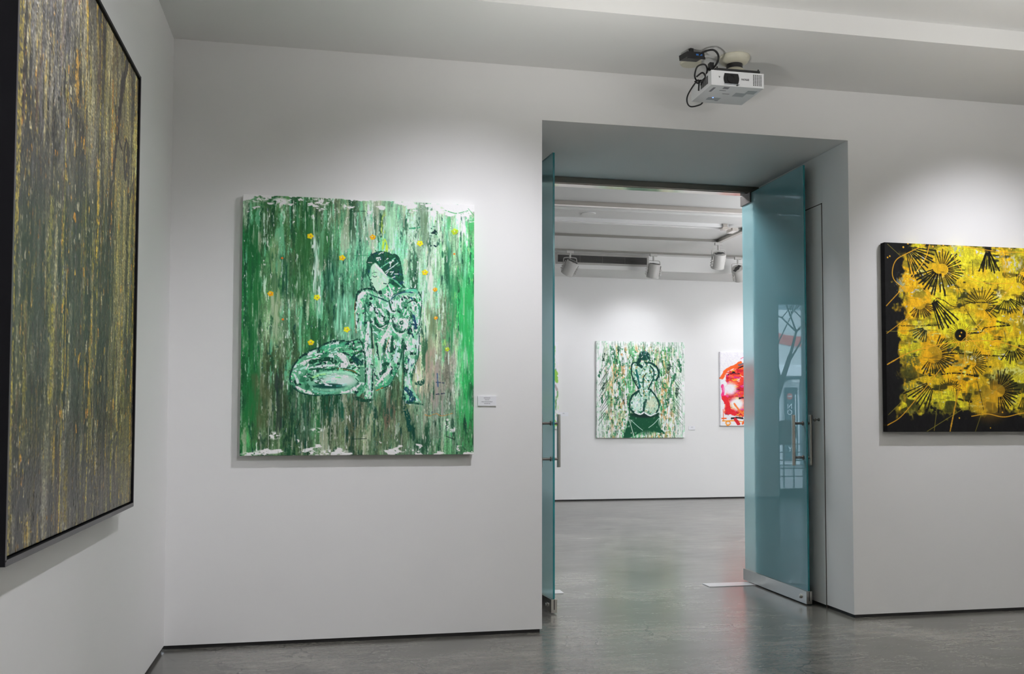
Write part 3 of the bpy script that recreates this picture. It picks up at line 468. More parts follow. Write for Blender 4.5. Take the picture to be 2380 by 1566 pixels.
def glass_mat():
    m = bpy.data.materials.new('frosted_green_glass'); m.use_nodes = True; N = m.node_tree.nodes; L = m.node_tree.links; N.remove(N['Principled BSDF']); out = N['Material Output']
    tr = N.new('ShaderNodeBsdfRefraction'); tr.inputs['IOR'].default_value = 1.02; tr.inputs['Roughness'].default_value = .6
    df = N.new('ShaderNodeBsdfDiffuse'); tl = N.new('ShaderNodeBsdfTranslucent'); gl = N.new('ShaderNodeBsdfGlossy'); gl.inputs['Roughness'].default_value = .0; fr = N.new('ShaderNodeFresnel'); fr.inputs['IOR'].default_value = 1.62
    tc = N.new('ShaderNodeTexCoord'); nz = N.new('ShaderNodeTexNoise'); nz.inputs['Scale'].default_value = .8; L.new(tc.outputs['Object'], nz.inputs['Vector'])
    mx = N.new('ShaderNodeMix'); mx.data_type = 'RGBA'; mx.inputs['A'].default_value = (.76, .955, .975, 1); mx.inputs['B'].default_value = (.78, .965, .985, 1); L.new(nz.outputs['Fac'], mx.inputs['Factor']); L.new(mx.outputs['Result'], tr.inputs['Color'])
    df.inputs['Color'].default_value = (.42, .86, .95, 1); tl.inputs['Color'].default_value = (.66, .97, .99, 1)
    a = N.new('ShaderNodeMixShader'); a.inputs[0].default_value = .35; L.new(df.outputs[0], a.inputs[1]); L.new(tl.outputs[0], a.inputs[2])
    b = N.new('ShaderNodeMixShader'); b.inputs[0].default_value = .5; L.new(tr.outputs[0], b.inputs[1]); L.new(a.outputs[0], b.inputs[2])
    c = N.new('ShaderNodeMixShader'); L.new(fr.outputs[0], c.inputs[0]); L.new(b.outputs[0], c.inputs[1]); L.new(gl.outputs[0], c.inputs[2])
    # only the entry side is etched: leaving the pane the light just refracts
    ge = N.new('ShaderNodeNewGeometry'); t2 = N.new('ShaderNodeBsdfRefraction'); t2.inputs['IOR'].default_value = 1.02; t2.inputs['Roughness'].default_value = .05; t2.inputs['Color'].default_value = (.9, .985, .99, 1)
    e = N.new('ShaderNodeMixShader'); L.new(ge.outputs['Backfacing'], e.inputs[0]); L.new(c.outputs[0], e.inputs[1]); L.new(t2.outputs[0], e.inputs[2]); L.new(e.outputs[0], out.inputs['Surface'])
    return m
GLASS = glass_mat(); GEDGE = mat('teal_glass_edge', (.02, .22, .24), .15, bump=.02)
# ---------------------------------------------------------------- the setting
ST = dict(kind='structure')
build('floor', boxes((-3.6, 11.6, -4.3, 14.6, -.15, 0)), CONC, **ST)
G = .022   # shadow gap under the walls
build('wall_left', boxes((-.18, 0, -4.2, D0, G, 3.9)), WHITE, **ST)
bm = boxes((0, XL, D0, D1, G, 3.9), (XR, 7.6, D0, D1, G, 3.9), (XL, XR, D0, D1, ZT, 3.9))
build('wall_back', bm, WHITE, **ST)
build('wall_right', boxes((7.4, 7.6, -4.2, D0, G, 3.9)), WHITE, **ST)
build('wall_front', boxes((-.18, 7.6, -4.3, -4.1, G, 3.9)), WHITE, **ST)
build('baseboard_left', boxes((-.18, -.012, -4.2, D0, 0, G)), BLACKGAP, **ST)
build('baseboard_back', boxes((-.1, XL-.012, D0+.012, D1-.012, 0, G), (XR+.012, 7.6, D0+.012, D1-.012, 0, G)), BLACKGAP, **ST)
build('baseboard_far', boxes((.33, 11.3, D2+.012, D2+.3, 0, G)), BLACKGAP, **ST)
build('ceiling', boxes((-.18, 7.6, -4.3, 4.725, HC, HC+.15), (-.18, 7.6, 4.725, D0, HS, HC+.15)), CEIL, **ST)
# far room
build('wall_far', boxes((.32, 11.4, D2, D2+.35, G, 4.0), (-3.4, .32, D2, D2+.35, 3.30, 4.0)), WHITE, **ST)
build('wall_far_left', boxes((-3.5, -3.3, D1, D2+.3, 0, 4.0)), WHITE, **ST)
build('wall_far_right', boxes((11.2, 11.4, D1, D2+.3, 0, 4.0)), WHITE, **ST)
build('wall_far_near', boxes((-3.5, 0, D1-.2, D1, 0, 4.0), (7.6, 11.4, D1-.2, D1, 0, 4.0)), WHITE, **ST)
build('ceiling_far', boxes((-3.5, 11.4, D1, 13.37, HF, HF+.15), (-3.5, 11.4, 13.37, D2, HF2, HF+.15)), CEIL, **ST)
build('trim_1', boxes(*[(-3.4, 11.3, y, y+w, HF-.022, HF+.01) for y, w in ((10.25, .10), (10.46, .03), (11.18, .10))]), CEIL, **ST)
FRM = mat('grey_window_frame', (.16, .19, .19), .4, bump=.1)
def clear():
    m = bpy.data.materials.new('clear_glass'); m.use_nodes = True; N = m.node_tree.nodes; L = m.node_tree.links; N.remove(N['Principled BSDF'])
    t = N.new('ShaderNodeBsdfTransparent'); t.inputs['Color'].default_value = (.93, .96, .96, 1); g = N.new('ShaderNodeBsdfGlossy'); g.inputs['Roughness'].default_value = .02; f = N.new('ShaderNodeFresnel'); mx = N.new('ShaderNodeMixShader')
    L.new(f.outputs[0], mx.inputs[0]); L.new(t.outputs[0], mx.inputs[1]); L.new(g.outputs[0], mx.inputs[2]); L.new(mx.outputs[0], N['Material Output'].inputs['Surface']); return m
CLEAR = clear()
# window_1: street front at the left end of the far room, seen mirrored in the right glass door
w = build('window_1', boxes((-3.3, .32, 14.26, 14.34, 3.18, 3.3), (-3.3, .32, 14.26, 14.34, 0, .14), (.26, .32, 14.26, 14.34, .14, 3.18), (-.26, -.18, 14.24, 14.34, .14, 3.18), (-.38, -.30, 14.24, 14.34, .14, 3.18), (-1.4, -1.3, 14.26, 14.34, .14, 3.18)), FRM, **ST)
build('glass_pane', boxes((-3.3, .3, 14.295, 14.305, .1, 3.2)), CLEAR, w)
bm = bmesh.new(); cyl(bm, (.14, 14.287, 1.06), (.14, 14.292, 1.06), .21, seg=40); build('frosted_disc', bm, CARD, w)
# doorway fittings
build('trim_2', boxes((XL, XR, 6.85, 6.965, 3.094, ZT-.002)), HEADM, bevel=.003, **ST)
build('trim_3', boxes((XL+.01, XR-.01, 6.875, 6.96, 3.090, 3.0945)), MIRR, **ST)
# closet door flush in the right reveal
d3 = build('door_3', boxes((XR-.004, XR+.02, 5.905, 6.82, .02, 2.79)), DOORP, **ST)
build('door_gap', boxes((XR-.0015, XR+.012, 5.897, 5.905, .0, 2.798), (XR-.0015, XR+.012, 5.897, 6.83, 2.79, 2.798), (XR-.0015, XR+.012, 6.82, 6.828, 0, 2.79)), mat('dark_gap', (.08, .07, .06), .8), d3)
bm = bmesh.new(); lathe(bm, [(.011, 0), (.011, .006), (.005, .008), (.005, .026), (.012, .030), (.013, .038), (.008, .043)], (XR-.004, 5.965, 1.288), 20, (-1, 0, 0)); build('door_knob', bm, DSTEEL, d3, smooth=True)
# ---------------------------------------------------------------- glass doors
def glass_door(name, hinge, free, side, ztop=3.088):
    """side: +1 when the reveal lies towards +X of the leaf"""
    H_, F_ = Vector((*hinge, 0)), Vector((*free, 0)); d = (F_-H_); W_ = d.length; ang = math.atan2(d.y, d.x)
    root = empty(name, H_, ang, **ST)
    t = .006
    g = build('glass_panel', boxes((0, W_-.004, -t, t, .07, ztop)), GLASS, root)
    build('glass_edge', boxes((W_-.004, W_, -t, t, .07, ztop), (0, W_-.004, -t, t, ztop, ztop+.001)), GEDGE, root)
    r = build('bottom_rail', boxes((-.005, W_+.004, -.021, .021, .010, .098)), STEEL, root, bevel=.002)
    bm = bmesh.new()
    for s in (-1, 1): lathe(bm, [(.016, 0), (.016, .006), (.010, .010), (.010, .014), (.004, .015)], (W_-.075, s*.021, .052), 24, (0, s, 0))
    build('rail_bolt', bm, STEEL, r, smooth=True)
    build('rail_slot', boxes((W_+.003, W_+.0046, -.003, .003, .03, .095)), BLK, r)
    build('patch_fitting', boxes((-.004, .17, -.019, .019, ztop-.075, ztop+.004)), DSTEEL, root, bevel=.002)
    near = -1 if side > 0 else 1   # room side in local +-y
    for s in (-1, 1):
        off = .050 if (s != near) == (side > 0) else .078
        bm = bmesh.new(); cyl(bm, (W_-.045, s*off, .967), (W_-.045, s*off, 1.322), .0125)
        h = build('handle', bm, STEEL, root, smooth=True)
        bm = bmesh.new()
        for z in (1.023, 1.262): lathe(bm, [(.016, 0), (.016, .004), (.009, .006), (.009, off-.010-t)], (W_-.045, s*t, z), 20, (0, s, 0))
        build('handle_post', bm, DSTEEL, h, smooth=True)
    return root
# (local y of the right leaf: +y points to ... see ang)
gr = glass_door('door_2', (4.19, 7.0), (4.181, 6.0), +1)
gl_ = glass_door('door_1', (2.285, 7.0), (2.372, 6.06), -1)
# floor plates of the door pivots
PLATE = mat('pale_floor_plate', (.62, .62, .62), .25, .2, bump=.05)
build('floor_plate', boxes((3.79, 4.25, 6.79, 6.935, 0, .004)), PLATE, label='pale metal pivot plate in the floor under the right glass door', cat='floor plate', group='door pivot plates', bevel=.001)
build('floor_plate', boxes((2.19, 2.625, 6.75, 6.89, 0, .004)), PLATE, label='pale metal pivot plate in the floor behind the left glass door', cat='floor plate', group='door pivot plates', bevel=.001)
# ---------------------------------------------------------------- paintings
MP = paint_mat('oil_paint', .6, .15); MPG = paint_mat('oil_paint_glossy', .38, .8, .5)
r = empty('painting', (.3985, D0, 1.0807), label='large green canvas of a seated nude with small yellow flowers, left of the doorway', cat='painting')
cv = paint_green(); painted('canvas', cv, (0, -.05, 1.4968), (1.3427, 0, 0), (0, 0, -1.4968), (0, .038, 0), MP, r, 1.45)
build('stretcher', boxes((.01, 1.333, -.013, -.001, .01, 1.487)), mat('pine_stretcher', (.45, .33, .2), .7, bump=.3), r)
r = empty('painting', (4.4811, D0, 1.2099), label='black and yellow canvas with sunburst prints right of the doorway', cat='painting')
cv = paint_yellow(); painted('canvas', cv, (0, -.055, 1.249), (1.44, 0, 0), (0, 0, -1.249), (0, .045, 0), MP, r, 1.12)
build('stretcher', boxes((.01, 1.43, -.011, -.001, .01, 1.239)), mat('pine_stretcher_b', (.45, .33, .2), .7, bump=.3), r)
Y0, Y1, Z0, Z1 = 2.55, 4.1813, .9258, 2.7528
r = empty('painting', (0, Y0, Z0), label='tall dark canvas of grey and yellow vertical drips in a black frame', cat='painting')
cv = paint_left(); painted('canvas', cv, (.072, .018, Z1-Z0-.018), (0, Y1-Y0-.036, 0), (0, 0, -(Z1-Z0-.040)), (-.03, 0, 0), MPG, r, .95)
W_, H_ = Y1-Y0, Z1-Z0
build('frame', boxes((.002, .08, 0, .012, 0, H_), (.002, .08, W_-.012, W_, 0, H_), (.002, .08, .012, W_-.012, H_-.012, H_), (.002, .08, .012, W_-.012, 0, .016), (.002, .012, .012, W_-.012, .012, H_-.012)), FRBLK, r, bevel=.001)
build('frame_face', boxes((.0800, .0812, 0, W_, 0, .016), (.0800, .0812, 0, .010, .012, H_), (.0800, .0812, W_-.008, W_, .012, H_)), GREYM, r, label='dark grey front edge of the frame')
r = empty('painting', (5.0947, D2, .9806), label='green and white canvas of a nude seen from behind, on the far wall', cat='painting')
cv = paint_back_figure(); painted('canvas', cv, (0, -.04, 1.5285), (1.4722, 0, 0), (0, 0, -1.5285), (0, .034, 0), MP, r, 1.3)
build('stretcher', boxes((.01, 1.46, -.006, -.001, .01, 1.51)), mat('pine_stretcher_c', (.45, .33, .2), .7), r)
r = empty('painting', (7.18, D2, 1.17), label='white canvas with red and orange brushwork, half hidden by the right glass door', cat='painting')
cv = paint_red(); painted('canvas', cv, (0, -.035, 1.2), (1.2, 0, 0), (0, 0, -1.2), (0, .034, 0), MP, r, 1.15)
r = empty('painting', (3.23, D2, 1.12), label='pale canvas with light green dabs, its right edge showing beside the left glass door', cat='painting')
cv = paint_pale(); painted('canvas', cv, (0, -.035, 1.36), (1.245, 0, 0), (0, 0, -1.36), (0, .034, 0), MP, r, 1.1)
# wall labels
def wall_label(x0, x1, y, z0, z1, label, rows):
    r = empty('wall_label', (x0, y, z0), label=label, cat='label'); w, h = x1-x0, z1-z0
    build('card', boxes((0, w, -.008, -.0005, 0, h)), CARD, r, bevel=.0008)
    bm = bmesh.new()
    for k, (wd, n) in enumerate(rows):
        z = h*(.80-.19*k); x = w/2-wd*w/2
        rg = random.Random(k)
        while x < w/2+wd*w/2: l = w*rg.uniform(.015, .05); box(bm, x, min(x+l, w/2+wd*w/2), -.0084, -.0079, z-h*.03, z+h*.03); x += l+w*.012
    build('printed_lines', bm, INK, r)
wall_label(1.774, 1.886, D0, 1.370, 1.430, 'small white wall label just right of the green nude canvas', [(.36, 1), (.26, 1), (.6, 1), (.32, 1)])
wall_label(4.49, 4.645, D2, 1.322, 1.384, 'tiny white wall label on the far wall above the left door handle', [(.2, 1), (.2, 1)])
wall_label(6.645, 6.755, D2, 1.105, 1.165, 'tiny white wall label between the far green canvas and the red canvas', [(.3, 1), (.3, 1)])
# ---------------------------------------------------------------- ceiling projector
PX, PY = 3.06, 5.03
pj = empty('projector', (PX, PY, 3.24), label='white video projector hung upside down from the ceiling above the doorway', cat='projector')
PW, PD, PH = .33, .30, .088
bm = boxes((0, PW, 0, PD, 0, PH)); build('body', bm, PROJW, pj, bevel=.012, smooth=True)
bm = bmesh.new()   # lens window, slightly bowed sides
vs = []
for y in (-.003, .012):
    ring = []
    for k in range(9): t = k/8; ring.append((.082-.006*math.sin(PI*t), y, .014+t*.060))
    for k in range(9): t = 1-k/8; ring.append((.166+.006*math.sin(PI*t), y, .014+t*.060))
    vs.append([bm.verts.new(p) for p in ring])
n = len(vs[0]); bm.faces.new(vs[0]); bm.faces.new(vs[1][::-1])
for i in range(n): bm.faces.new((vs[0][i], vs[1][i], vs[1][(i+1) % n], vs[0][(i+1) % n]))
lw = build('lens_window', bm, GLASSB, pj)
bm = bmesh.new(); lathe(bm, [(.026, 0), (.026, .003), (.018, .003), (.016, .001)], (.124, -.003, .044), 30, (0, -1, 0)); build('lens', bm, GLASSB, lw, smooth=True)
build('front_vent', boxes(*[(.262+i*.0115+.004*(j > 3)*0, .269+i*.0115, -.0012, .003, .013+j*.0085, .0175+j*.0085) for i in range(5) for j in range(8)]), VDARK, pj)
build('side_vent', boxes(*[(-.0012, .003, .05+i*.012, .057+i*.012, .024, .072) for i in range(9)]), VDARK, pj)
build('status_panel', boxes((.07, .15, .20, .245, -.0012, .002)), PROJG, pj)
bm = bmesh.new(); cyl(bm, (.098, .203, -.0022), (.098, .203, .002), .0042, seg=16); build('status_light', bm, LED, pj)
build('underside_label', boxes((.255, .315, .05, .105, -.0008, .002), (.2, .27, .10, .16, -.0008, .002)), PROJG, pj)
for b_ in ((.09, .125, .02, .05, -.0008, .002), (.085, .125, .075, .082, -.0008, .002), (.125, .17, .125, .132, -.0008, .002), (.13, .15, .25, .256, -.0008, .002), (.03, .045, .04, .11, -.0008, .002)): build('underside_mark', boxes(b_), INK, pj)
build('lens_shutter', boxes((.08, .175, -.006, 0, .008, .012)), PROJG, pj); build('shutter_knob', boxes((.155, .165, -.009, 0, .003, .009)), BLK, pj)
def text(body, size, m, parent, loc, rot, name='lettering', ext=.0006, align='CENTER', **k):
    cu = bpy.data.curves.new(name, 'FONT'); cu.body = body; cu.size = size; cu.extrude = ext; cu.align_x = align; cu.align_y = 'CENTER'
    o = bpy.data.objects.new(name+'_curve', cu); link(o); bpy.context.view_layer.update()
    me = bpy.data.meshes.new_from_object(o.evaluated_get(bpy.context.evaluated_depsgraph_get())); me.name = name; bpy.data.objects.remove(o)
    me.materials.clear(); me.materials.append(m); q = bpy.data.objects.new(name, me); link(q); q.parent = parent; q.location = loc; q.rotation_euler = rot; return tag(q, **k)
text('EPSON', .016, INKD, pj, (.212, -.001, .045), (PI/2, PI, 0))
text('A', .014, INKD, pj, (.05, -.001, .05), (PI/2, PI, 0), name='emblem')
bm = boxes((.03, .31, .008, .030, PH+.006, PH+.018), (.10, .25, .03, .06, PH+.006, PH+.024), (.03, .30, .20, .225, PH+.004, PH+.012), (.08, .24, .06, .22, PH+.006, PH+.020), (.02, .032, .05, .23, PH+.002, PH+.010), (.298, .322, .05, .09, PH+.002, PH+.010))
build('bracket', bm, BLK, pj, bevel=.002)
for x, y in ((.045, .02), (.305, .02), (.05, .21), (.295, .212)):
    bm = bmesh.new(); lathe(bm, [(.009, 0), (.009, .006), (.004, .008), (.004, .026)], (x, y, PH+.004), 12); build('bracket_screw', bm, BLK, pj, smooth=True)
MX, MY = .208, .135   # mount axis in projector coordinates
bm = bmesh.new(); lathe(bm, [(.074, 0), (.072, .022), (.060, .046), (.044, .058), (.040, .062)], (MX, MY, PH+.012), 40); mt = build('mount', bm, CREAM, pj, smooth=True, label='cream plastic ceiling mount')
bm = bmesh.new(); lathe(bm, [(.048, 0), (.048, .036)], (MX, MY, PH+.066), 30); build('mount_neck', bm, BLK, mt, smooth=True)
top = HS-3.24
bm = bmesh.new(); lathe(bm, [(.048, top-.048), (.062, top-.045), (.080, top-.034), (.090, top-.018), (.092, top-.004), (.090, top-.0005)], (MX, MY, 0), 44); build('mount_plate', bm, CREAM, mt, smooth=True)
bm = bmesh.new(); tube(bm, [(-.012, .16, .02), (-.040, .10, .06), (-.075, .16, .0), (-.062, .22, -.03), (-.01, .29, -.035), (.06, .31, -.012), (.08, .303, .01)], .0045); build('cable', bm, BLK, pj, smooth=True, label='black power cable looping under the projector')
bm = bmesh.new()
tube(bm, [(.02, .06, PH+.014), (.035, .0, .13), (.03, -.03, .165), (-.01, -.05, .185), (-.06, -.03, .178), (-.075, .0, .17)], .006)
tube(bm, [(.01, .10, PH+.0), (.0, .06, .115), (-.03, .03, .128), (-.065, .05, .12), (-.07, .08, .08), (-.045, .11, .06), (-.01, .12, .065), (0, .15, .05)], .005)
tube(bm, [(-.06, .08, .07), (-.03, .06, .09), (.0, .09, .075), (-.03, .12, .05), (-.06, .10, .05)], .005)
build('cable', bm, BLK, pj, smooth=True); build('connector', boxes((.005, .030, .03, .06, .105, .145)), BLK, pj, bevel=.003)
md = empty('adapter_box', (2.97, 5.10, 3.41), .25, label='small black adapter box with a blue sticker beside the projector mount', cat='adapter')
ab = build('box', boxes((-.062, .062, -.04, .04, 0, .03)), BLK, md, bevel=.003); build('box_lip', boxes((-.064, .064, -.042, -.036, -.012, .002)), BLK, md); build('sticker', boxes((.0, .045, -.0412, -.0395, .008, .018)), BLUE, md); md.rotation_euler = (0, -.12, .25)
build('cable_tie', boxes((-.01, .01, -.01, .01, .028, .075)), BLK, md)
bm = bmesh.new(); lathe(bm, [(.042, -.014), (.060, -.012), (.066, -.004), (.066, -.0003)], (3.045, 5.30, HS), 36); tag(build('ceiling_rose', bm, CREAM, smooth=True), 'cream round cable outlet on the ceiling behind the black adapter box', 'ceiling outlet')
# ---------------------------------------------------------------- far room ceiling: tracks, lamps, vent
def track(name, parts, label, m=WPL, **k):
    r = empty(name, (0, 0, 0), label=label, cat='lighting track', **k); return r
t1 = empty('lighting_track', (4.5, 10.15, HF), label='glossy white bar across the far room ceiling, nearest to the doorway', cat='lighting track'); build('rail', boxes((-4.5, 5.5, -.03, .03, -.05, -.001)), MIRR, t1, bevel=.004)
t2 = empty('lighting_track', (3.5, 10.98, HF), label='second glossy white bar from the doorway, ending in a chrome connector', cat='lighting track'); build('rail', boxes((-3.5, 2.38, -.025, .025, -.045, -.001)), WPL, t2, bevel=.004)
build('end_connector', boxes((2.30, 2.46, -.035, .05, -.07, -.046), (2.42, 2.50, -.06, .12, -.09, -.05), (2.30, 2.36, -.05, .05, -.05, -.002)), MIRR, t2, bevel=.006)
DK = mat('taupe_track_enamel', (.25, .24, .22), .4)
t3 = empty('lighting_track', (3.5, 11.93, HF), label='thin grey-brown track that turns towards the viewer at its right end, carrying one lamp', cat='lighting track'); build('rail', boxes((-3.5, 2.66, .016, .040, -.032, -.001)), DK, t3, bevel=.002); build('side_rail', boxes((2.66, 2.72, -.89, .018, -.045, -.001)), STEEL, t3, bevel=.002)
t4 = empty('lighting_track', (3.5, 13.07, HF), label='thin grey-brown track nearest the far wall, carrying three lamps', cat='lighting track'); build('rail', boxes((-3.5, 6.4, -.012, .012, -.026, -.001)), DK, t4, bevel=.002)
def make_lamp():
    r = empty('track_lamp')
    bm = bmesh.new(); box(bm, -.045, .045, -.014, .014, -.03, 0); cyl(bm, (0, 0, -.03), (0, 0, -.09), .012); build('adapter', bm, LAMPG, r, bevel=.001)
    bm = bmesh.new(); tube(bm, [(-.083, 0, -.20), (-.083, 0, -.11), (-.06, 0, -.085), (.06, 0, -.085), (.083, 0, -.11), (.083, 0, -.20)], .005); build('yoke', bm, LAMPG, r, smooth=True)
    bm = bmesh.new(); lathe(bm, [(.04, .078), (.07, .075), (.075, .065), (.075, -.085), (.078, -.088), (.078, -.098), (.070, -.1), (.066, -.09)], (0, 0, 0), 32); h = build('lamp_head', bm, LAMPG, r, smooth=True)
    bm = bmesh.new(); lathe(bm, [(.030, .0785), (.030, .083)], (0, 0, 0), 16); box(bm, -.06, -.012, -.02, .02, .0775, .081); box(bm, .012, .06, -.02, .02, .0775, .081); build('rear_vents', bm, LAMPD, h)
    bm = bmesh.new(); lathe(bm, [(.064, -.0985), (.064, -.0935)], (0, 0, 0), 24); build('lens', bm, LENSE, h)
    for s in (-1, 1):
        bm = bmesh.new(); box(bm, s*.088-.003, s*.088+.003, -.012, .012, -.075, .055)
        for z in (-.06, -.03, 0): box(bm, min(s*.076, s*.105), max(s*.076, s*.105), -.009, .009, z, z+.012)
        build('side_clip', bm, LAMPG, h)
    return r, h
def copy_tree(o, parent=None):
    c = o.copy(); COL.objects.link(c); c.parent = parent
    for ch in list(o.children): copy_tree(ch, c)
    return c
lamp0, head0 = make_lamp()
LS = [((4.38, 13.07), (.55, .38, 0), 'grey cylindrical track lamp tilted left in front of the ceiling vent'), ((5.66, 13.07), (.32, .06, 0), 'grey cylindrical track lamp hanging straight down right of the ceiling vent'),
      ((6.18, 11.93), (.5, -.18, .2), 'grey cylindrical track lamp at the corner of the turning track, showing its dark rear vents'), ((7.0, 13.07), (.6, -.75, .2), 'grey track lamp partly hidden by the edge of the right glass door')]
for i, ((x, y), rot, lab) in enumerate(LS):
    o = lamp0 if i == 0 else copy_tree(lamp0)
    o.location = (x, y, HF-.0265 if i != 2 else HF-.046); o.scale = (1.18,)*3; tag(o, lab, 'track lamp', 'track lamps in the far room')
    h = [c for c in o.children if c.name.startswith('lamp_head')][0]; h.location = (0, 0, -.20); h.rotation_euler = rot
v = empty('air_vent', (4.27, 13.37, 3.61), label='long grey slatted air vent in the bulkhead above the far wall', cat='air vent')
build('frame', boxes((-.03, 1.42, -.012, 0, -.03, 0), (-.03, 1.42, -.012, 0, .105, .135), (-.03, 0, -.012, 0, 0, .105), (1.39, 1.42, -.012, 0, 0, .105)), GREYP, v, bevel=.002)
build('cavity', boxes((0, 1.39, -.003, -.0005, 0, .105)), VDARK, v)
build('grille', boxes(*[(0, 1.39, -.010, -.003, .012+k*.0185, .017+k*.0185) for k in range(5)], *[(x, x+.006, -.009, -.003, 0, .105) for x in (.34, .69, 1.04)]), mat('vent_slat', (.12, .115, .105), .5), v)
bm = bmesh.new(); lathe(bm, [(.06, -.012), (.085, -.010), (.09, -.0004)], (3.97, 10.72, HF), 32); tag(build('ceiling_disc', bm, CEIL, smooth=True), 'small flat white disc on the far room ceiling near the left glass door', 'ceiling disc')
# ---------------------------------------------------------------- the street behind window_1 (only mirrored in the glass door)
BW = mat('pale_facade', (.50, .52, .52), .8, bump=.3, bscale=4); GF = mat('grey_facade', (.20, .25, .28), .8, bump=.2); RB = mat('red_band', (.5, .10, .08), .6); SLAB = mat('white_slab', (.75, .78, .8), .6); BK = mat('tree_bark', (.03, .028, .025), .9, bump=.5); ASPH = mat('pavement', (.25, .26, .27), .8, bump=.3); LEAF = mat('hedge_green', (.06, .10, .05), .9, bump=.6, bscale=30)
YB = 24.0; fx = lambda x, z=0: x
build('pavement', boxes((-16, 8, 14.6, 40, -.12, -.02)), ASPH, **ST)
build('street_wall', boxes((-14, 6, YB+.6, YB+1, 0, 2.6), (-14, 6, YB+.64, YB+1, 2.6, 4.6), (-14, -.9, YB+.6, YB+1.2, 4.6, 6.6), (1.2, 6, YB+.6, YB+1.2, 4.6, 5.6)), GF, **ST)
sb = empty('building', (-4, YB, .0), label='pale building across the street with a wavy red band, mirrored in the right glass door', cat='building')
build('facade', boxes((-10, 10, .0, .3, 2.75, 4.3)), BW, sb); build('slab', boxes((-10, 10, -.4, .3, 2.45, 2.75)), SLAB, sb)
bm = bmesh.new()
xs = [-10+i*.2 for i in range(101)]; f = lambda x: 3.55+.14*math.sin(x*1.7+.6)
for dy in (0,):
    a = [bm.verts.new((x, -.03, f(x)-.13)) for x in xs]; b2 = [bm.verts.new((x, -.03, f(x)+.15)) for x in xs]; a2 = [bm.verts.new((x, .01, f(x)-.13)) for x in xs]; b3 = [bm.verts.new((x, .01, f(x)+.15)) for x in xs]
    for i in range(100): bm.faces.new((a[i], a[i+1], b2[i+1], b2[i])); bm.faces.new((b2[i], b2[i+1], b3[i+1], b3[i])); bm.faces.new((a2[i], b3[i], b3[i+1], a2[i+1])); bm.faces.new((a[i], a2[i], a2[i+1], a[i+1]))
build('red_band', bm, RB, sb)
build('doorway', boxes((-1.32, -.62, .25, .55, 0, 2.35)), SLAB, sb)
sg = empty('sign', (-5.02, YB+.12, 0), label='tall dark NO ENTRY sign across the street, mirrored in the right glass door', cat='sign')
build('board', boxes((-.18, .18, 0, .06, .15, 2.15)), mat('dark_sign_board', (.05, .09, .11), .5), sg)
for i, ch in enumerate('NO ENTRY'):
    if ch != ' ': text(ch, .2, SLAB, sg, (.06, -.005, 1.62-i*.17), (PI/2, 0, 0), name='letter')
bm = bmesh.new(); cyl(bm, (.06, -.01, 1.90), (.06, .01, 1.90), .09, seg=30); dc = build('disc', bm, RB, sg); build('bar', boxes((-.0, .12, -.014, -.008, 1.885, 1.915)), SLAB, dc)
build('small_print', boxes((-.13, -.10, -.006, 0, .45, 1.95)), SLAB, sg)
build('sign_lamp', boxes((-.12, .12, -.25, 0, 2.28, 2.36)), WPL, sg)
bm = bmesh.new(); rg = random.Random(4)
def br(p, d, r, n):
    q = p+d; cyl(bm, p, q, r, r*.72, 8)
    if n: 
        for _ in range(3 if n > 1 else 2): br(q, Vector((d.x*.6+rg.uniform(-.5, .5), d.y*.6+rg.uniform(-.3, .3), abs(d.z)*.75+rg.uniform(-.1, .25))), r*.6, n-1)
cyl(bm, (-1.75, 18.5, 0), (-1.78, 18.5, 1.7), .085, .065, 12); cyl(bm, (-1.78, 18.5, 1.7), (-2.12, 18.5, 2.65), .065, .045, 12); br(Vector((-2.12, 18.5, 2.65)), Vector((-.14, 0, .5)), .034, 4); br(Vector((-1.9, 18.5, 2.05)), Vector((.12, .05, .7)), .026, 4); br(Vector((-2.05, 18.5, 2.45)), Vector((-.35, .05, .5)), .024, 4)
tr_ = empty('tree', (0, 0, 0), label='bare street tree mirrored in the right glass door', cat='tree'); build('trunk', bm, BK, tr_)
bm = boxes(*[(-3, 2, 16.2, 16.23, .2+.15*k, .22+.15*k) for k in range(5)], *[(-3+i*.2, -2.98+i*.2, 16.2, 16.23, 0, .85) for i in range(26)]); tag(build('railing', bm, FRM), 'low grid railing on the pavement outside the far window', 'railing')
# ---------------------------------------------------------------- light
def spot(loc, to, power, size, blend=1.0, rad=.04, col=(1, .985, .97)):
    l = bpy.data.lights.new('gallery_or_added_spot', 'SPOT'); l.energy = power; l.spot_size = math.radians(size); l.spot_blend = blend; l.shadow_soft_size = rad; l.color = col
    o = bpy.data.objects.new('gallery_or_added_spot', l); o.location = loc; o.rotation_euler = (Vector(to)-Vector(loc)).to_track_quat('-Z', 'Y').to_euler(); link(o); return o
def area(loc, rot, sx, sy, power, col):
    l = bpy.data.lights.new('added_fill_light', 'AREA'); l.shape = 'RECTANGLE'; l.size = sx; l.size_y = sy; l.energy = power; l.color = col
    o = bpy.data.objects.new('added_fill_light', l); o.location = loc; o.rotation_euler = rot; link(o); return o
CW = (.945, .935, 1.0)
spot((2.0, 3.95, 3.30), (1.55, D0, 1.3), 142, 92, 1, .035, CW)
spot((1.78, 1.9, 3.30), (0, 3.75, 1.1), 160, 84, 1, .03, CW)
spot((5.0, 4.3, 3.30), (5.35, D0, 1.4), 110, 96, 1, .035, CW)
for x, y, p in ((2.2, 3.9, 38), (4.6, 3.75, 25)):   # light leaking from the backs of the lamps onto the ceiling
    l = bpy.data.lights.new('lamp_spill', 'SPOT'); l.spot_size = math.radians(165); l.spot_blend = .5; l.energy = p; l.shadow_soft_size = .05; l.color = (1, .98, .95); o = bpy.data.objects.new('lamp_spill', l); o.location = (x, y, 2.55); o.rotation_euler = (PI, 0, 0); link(o)
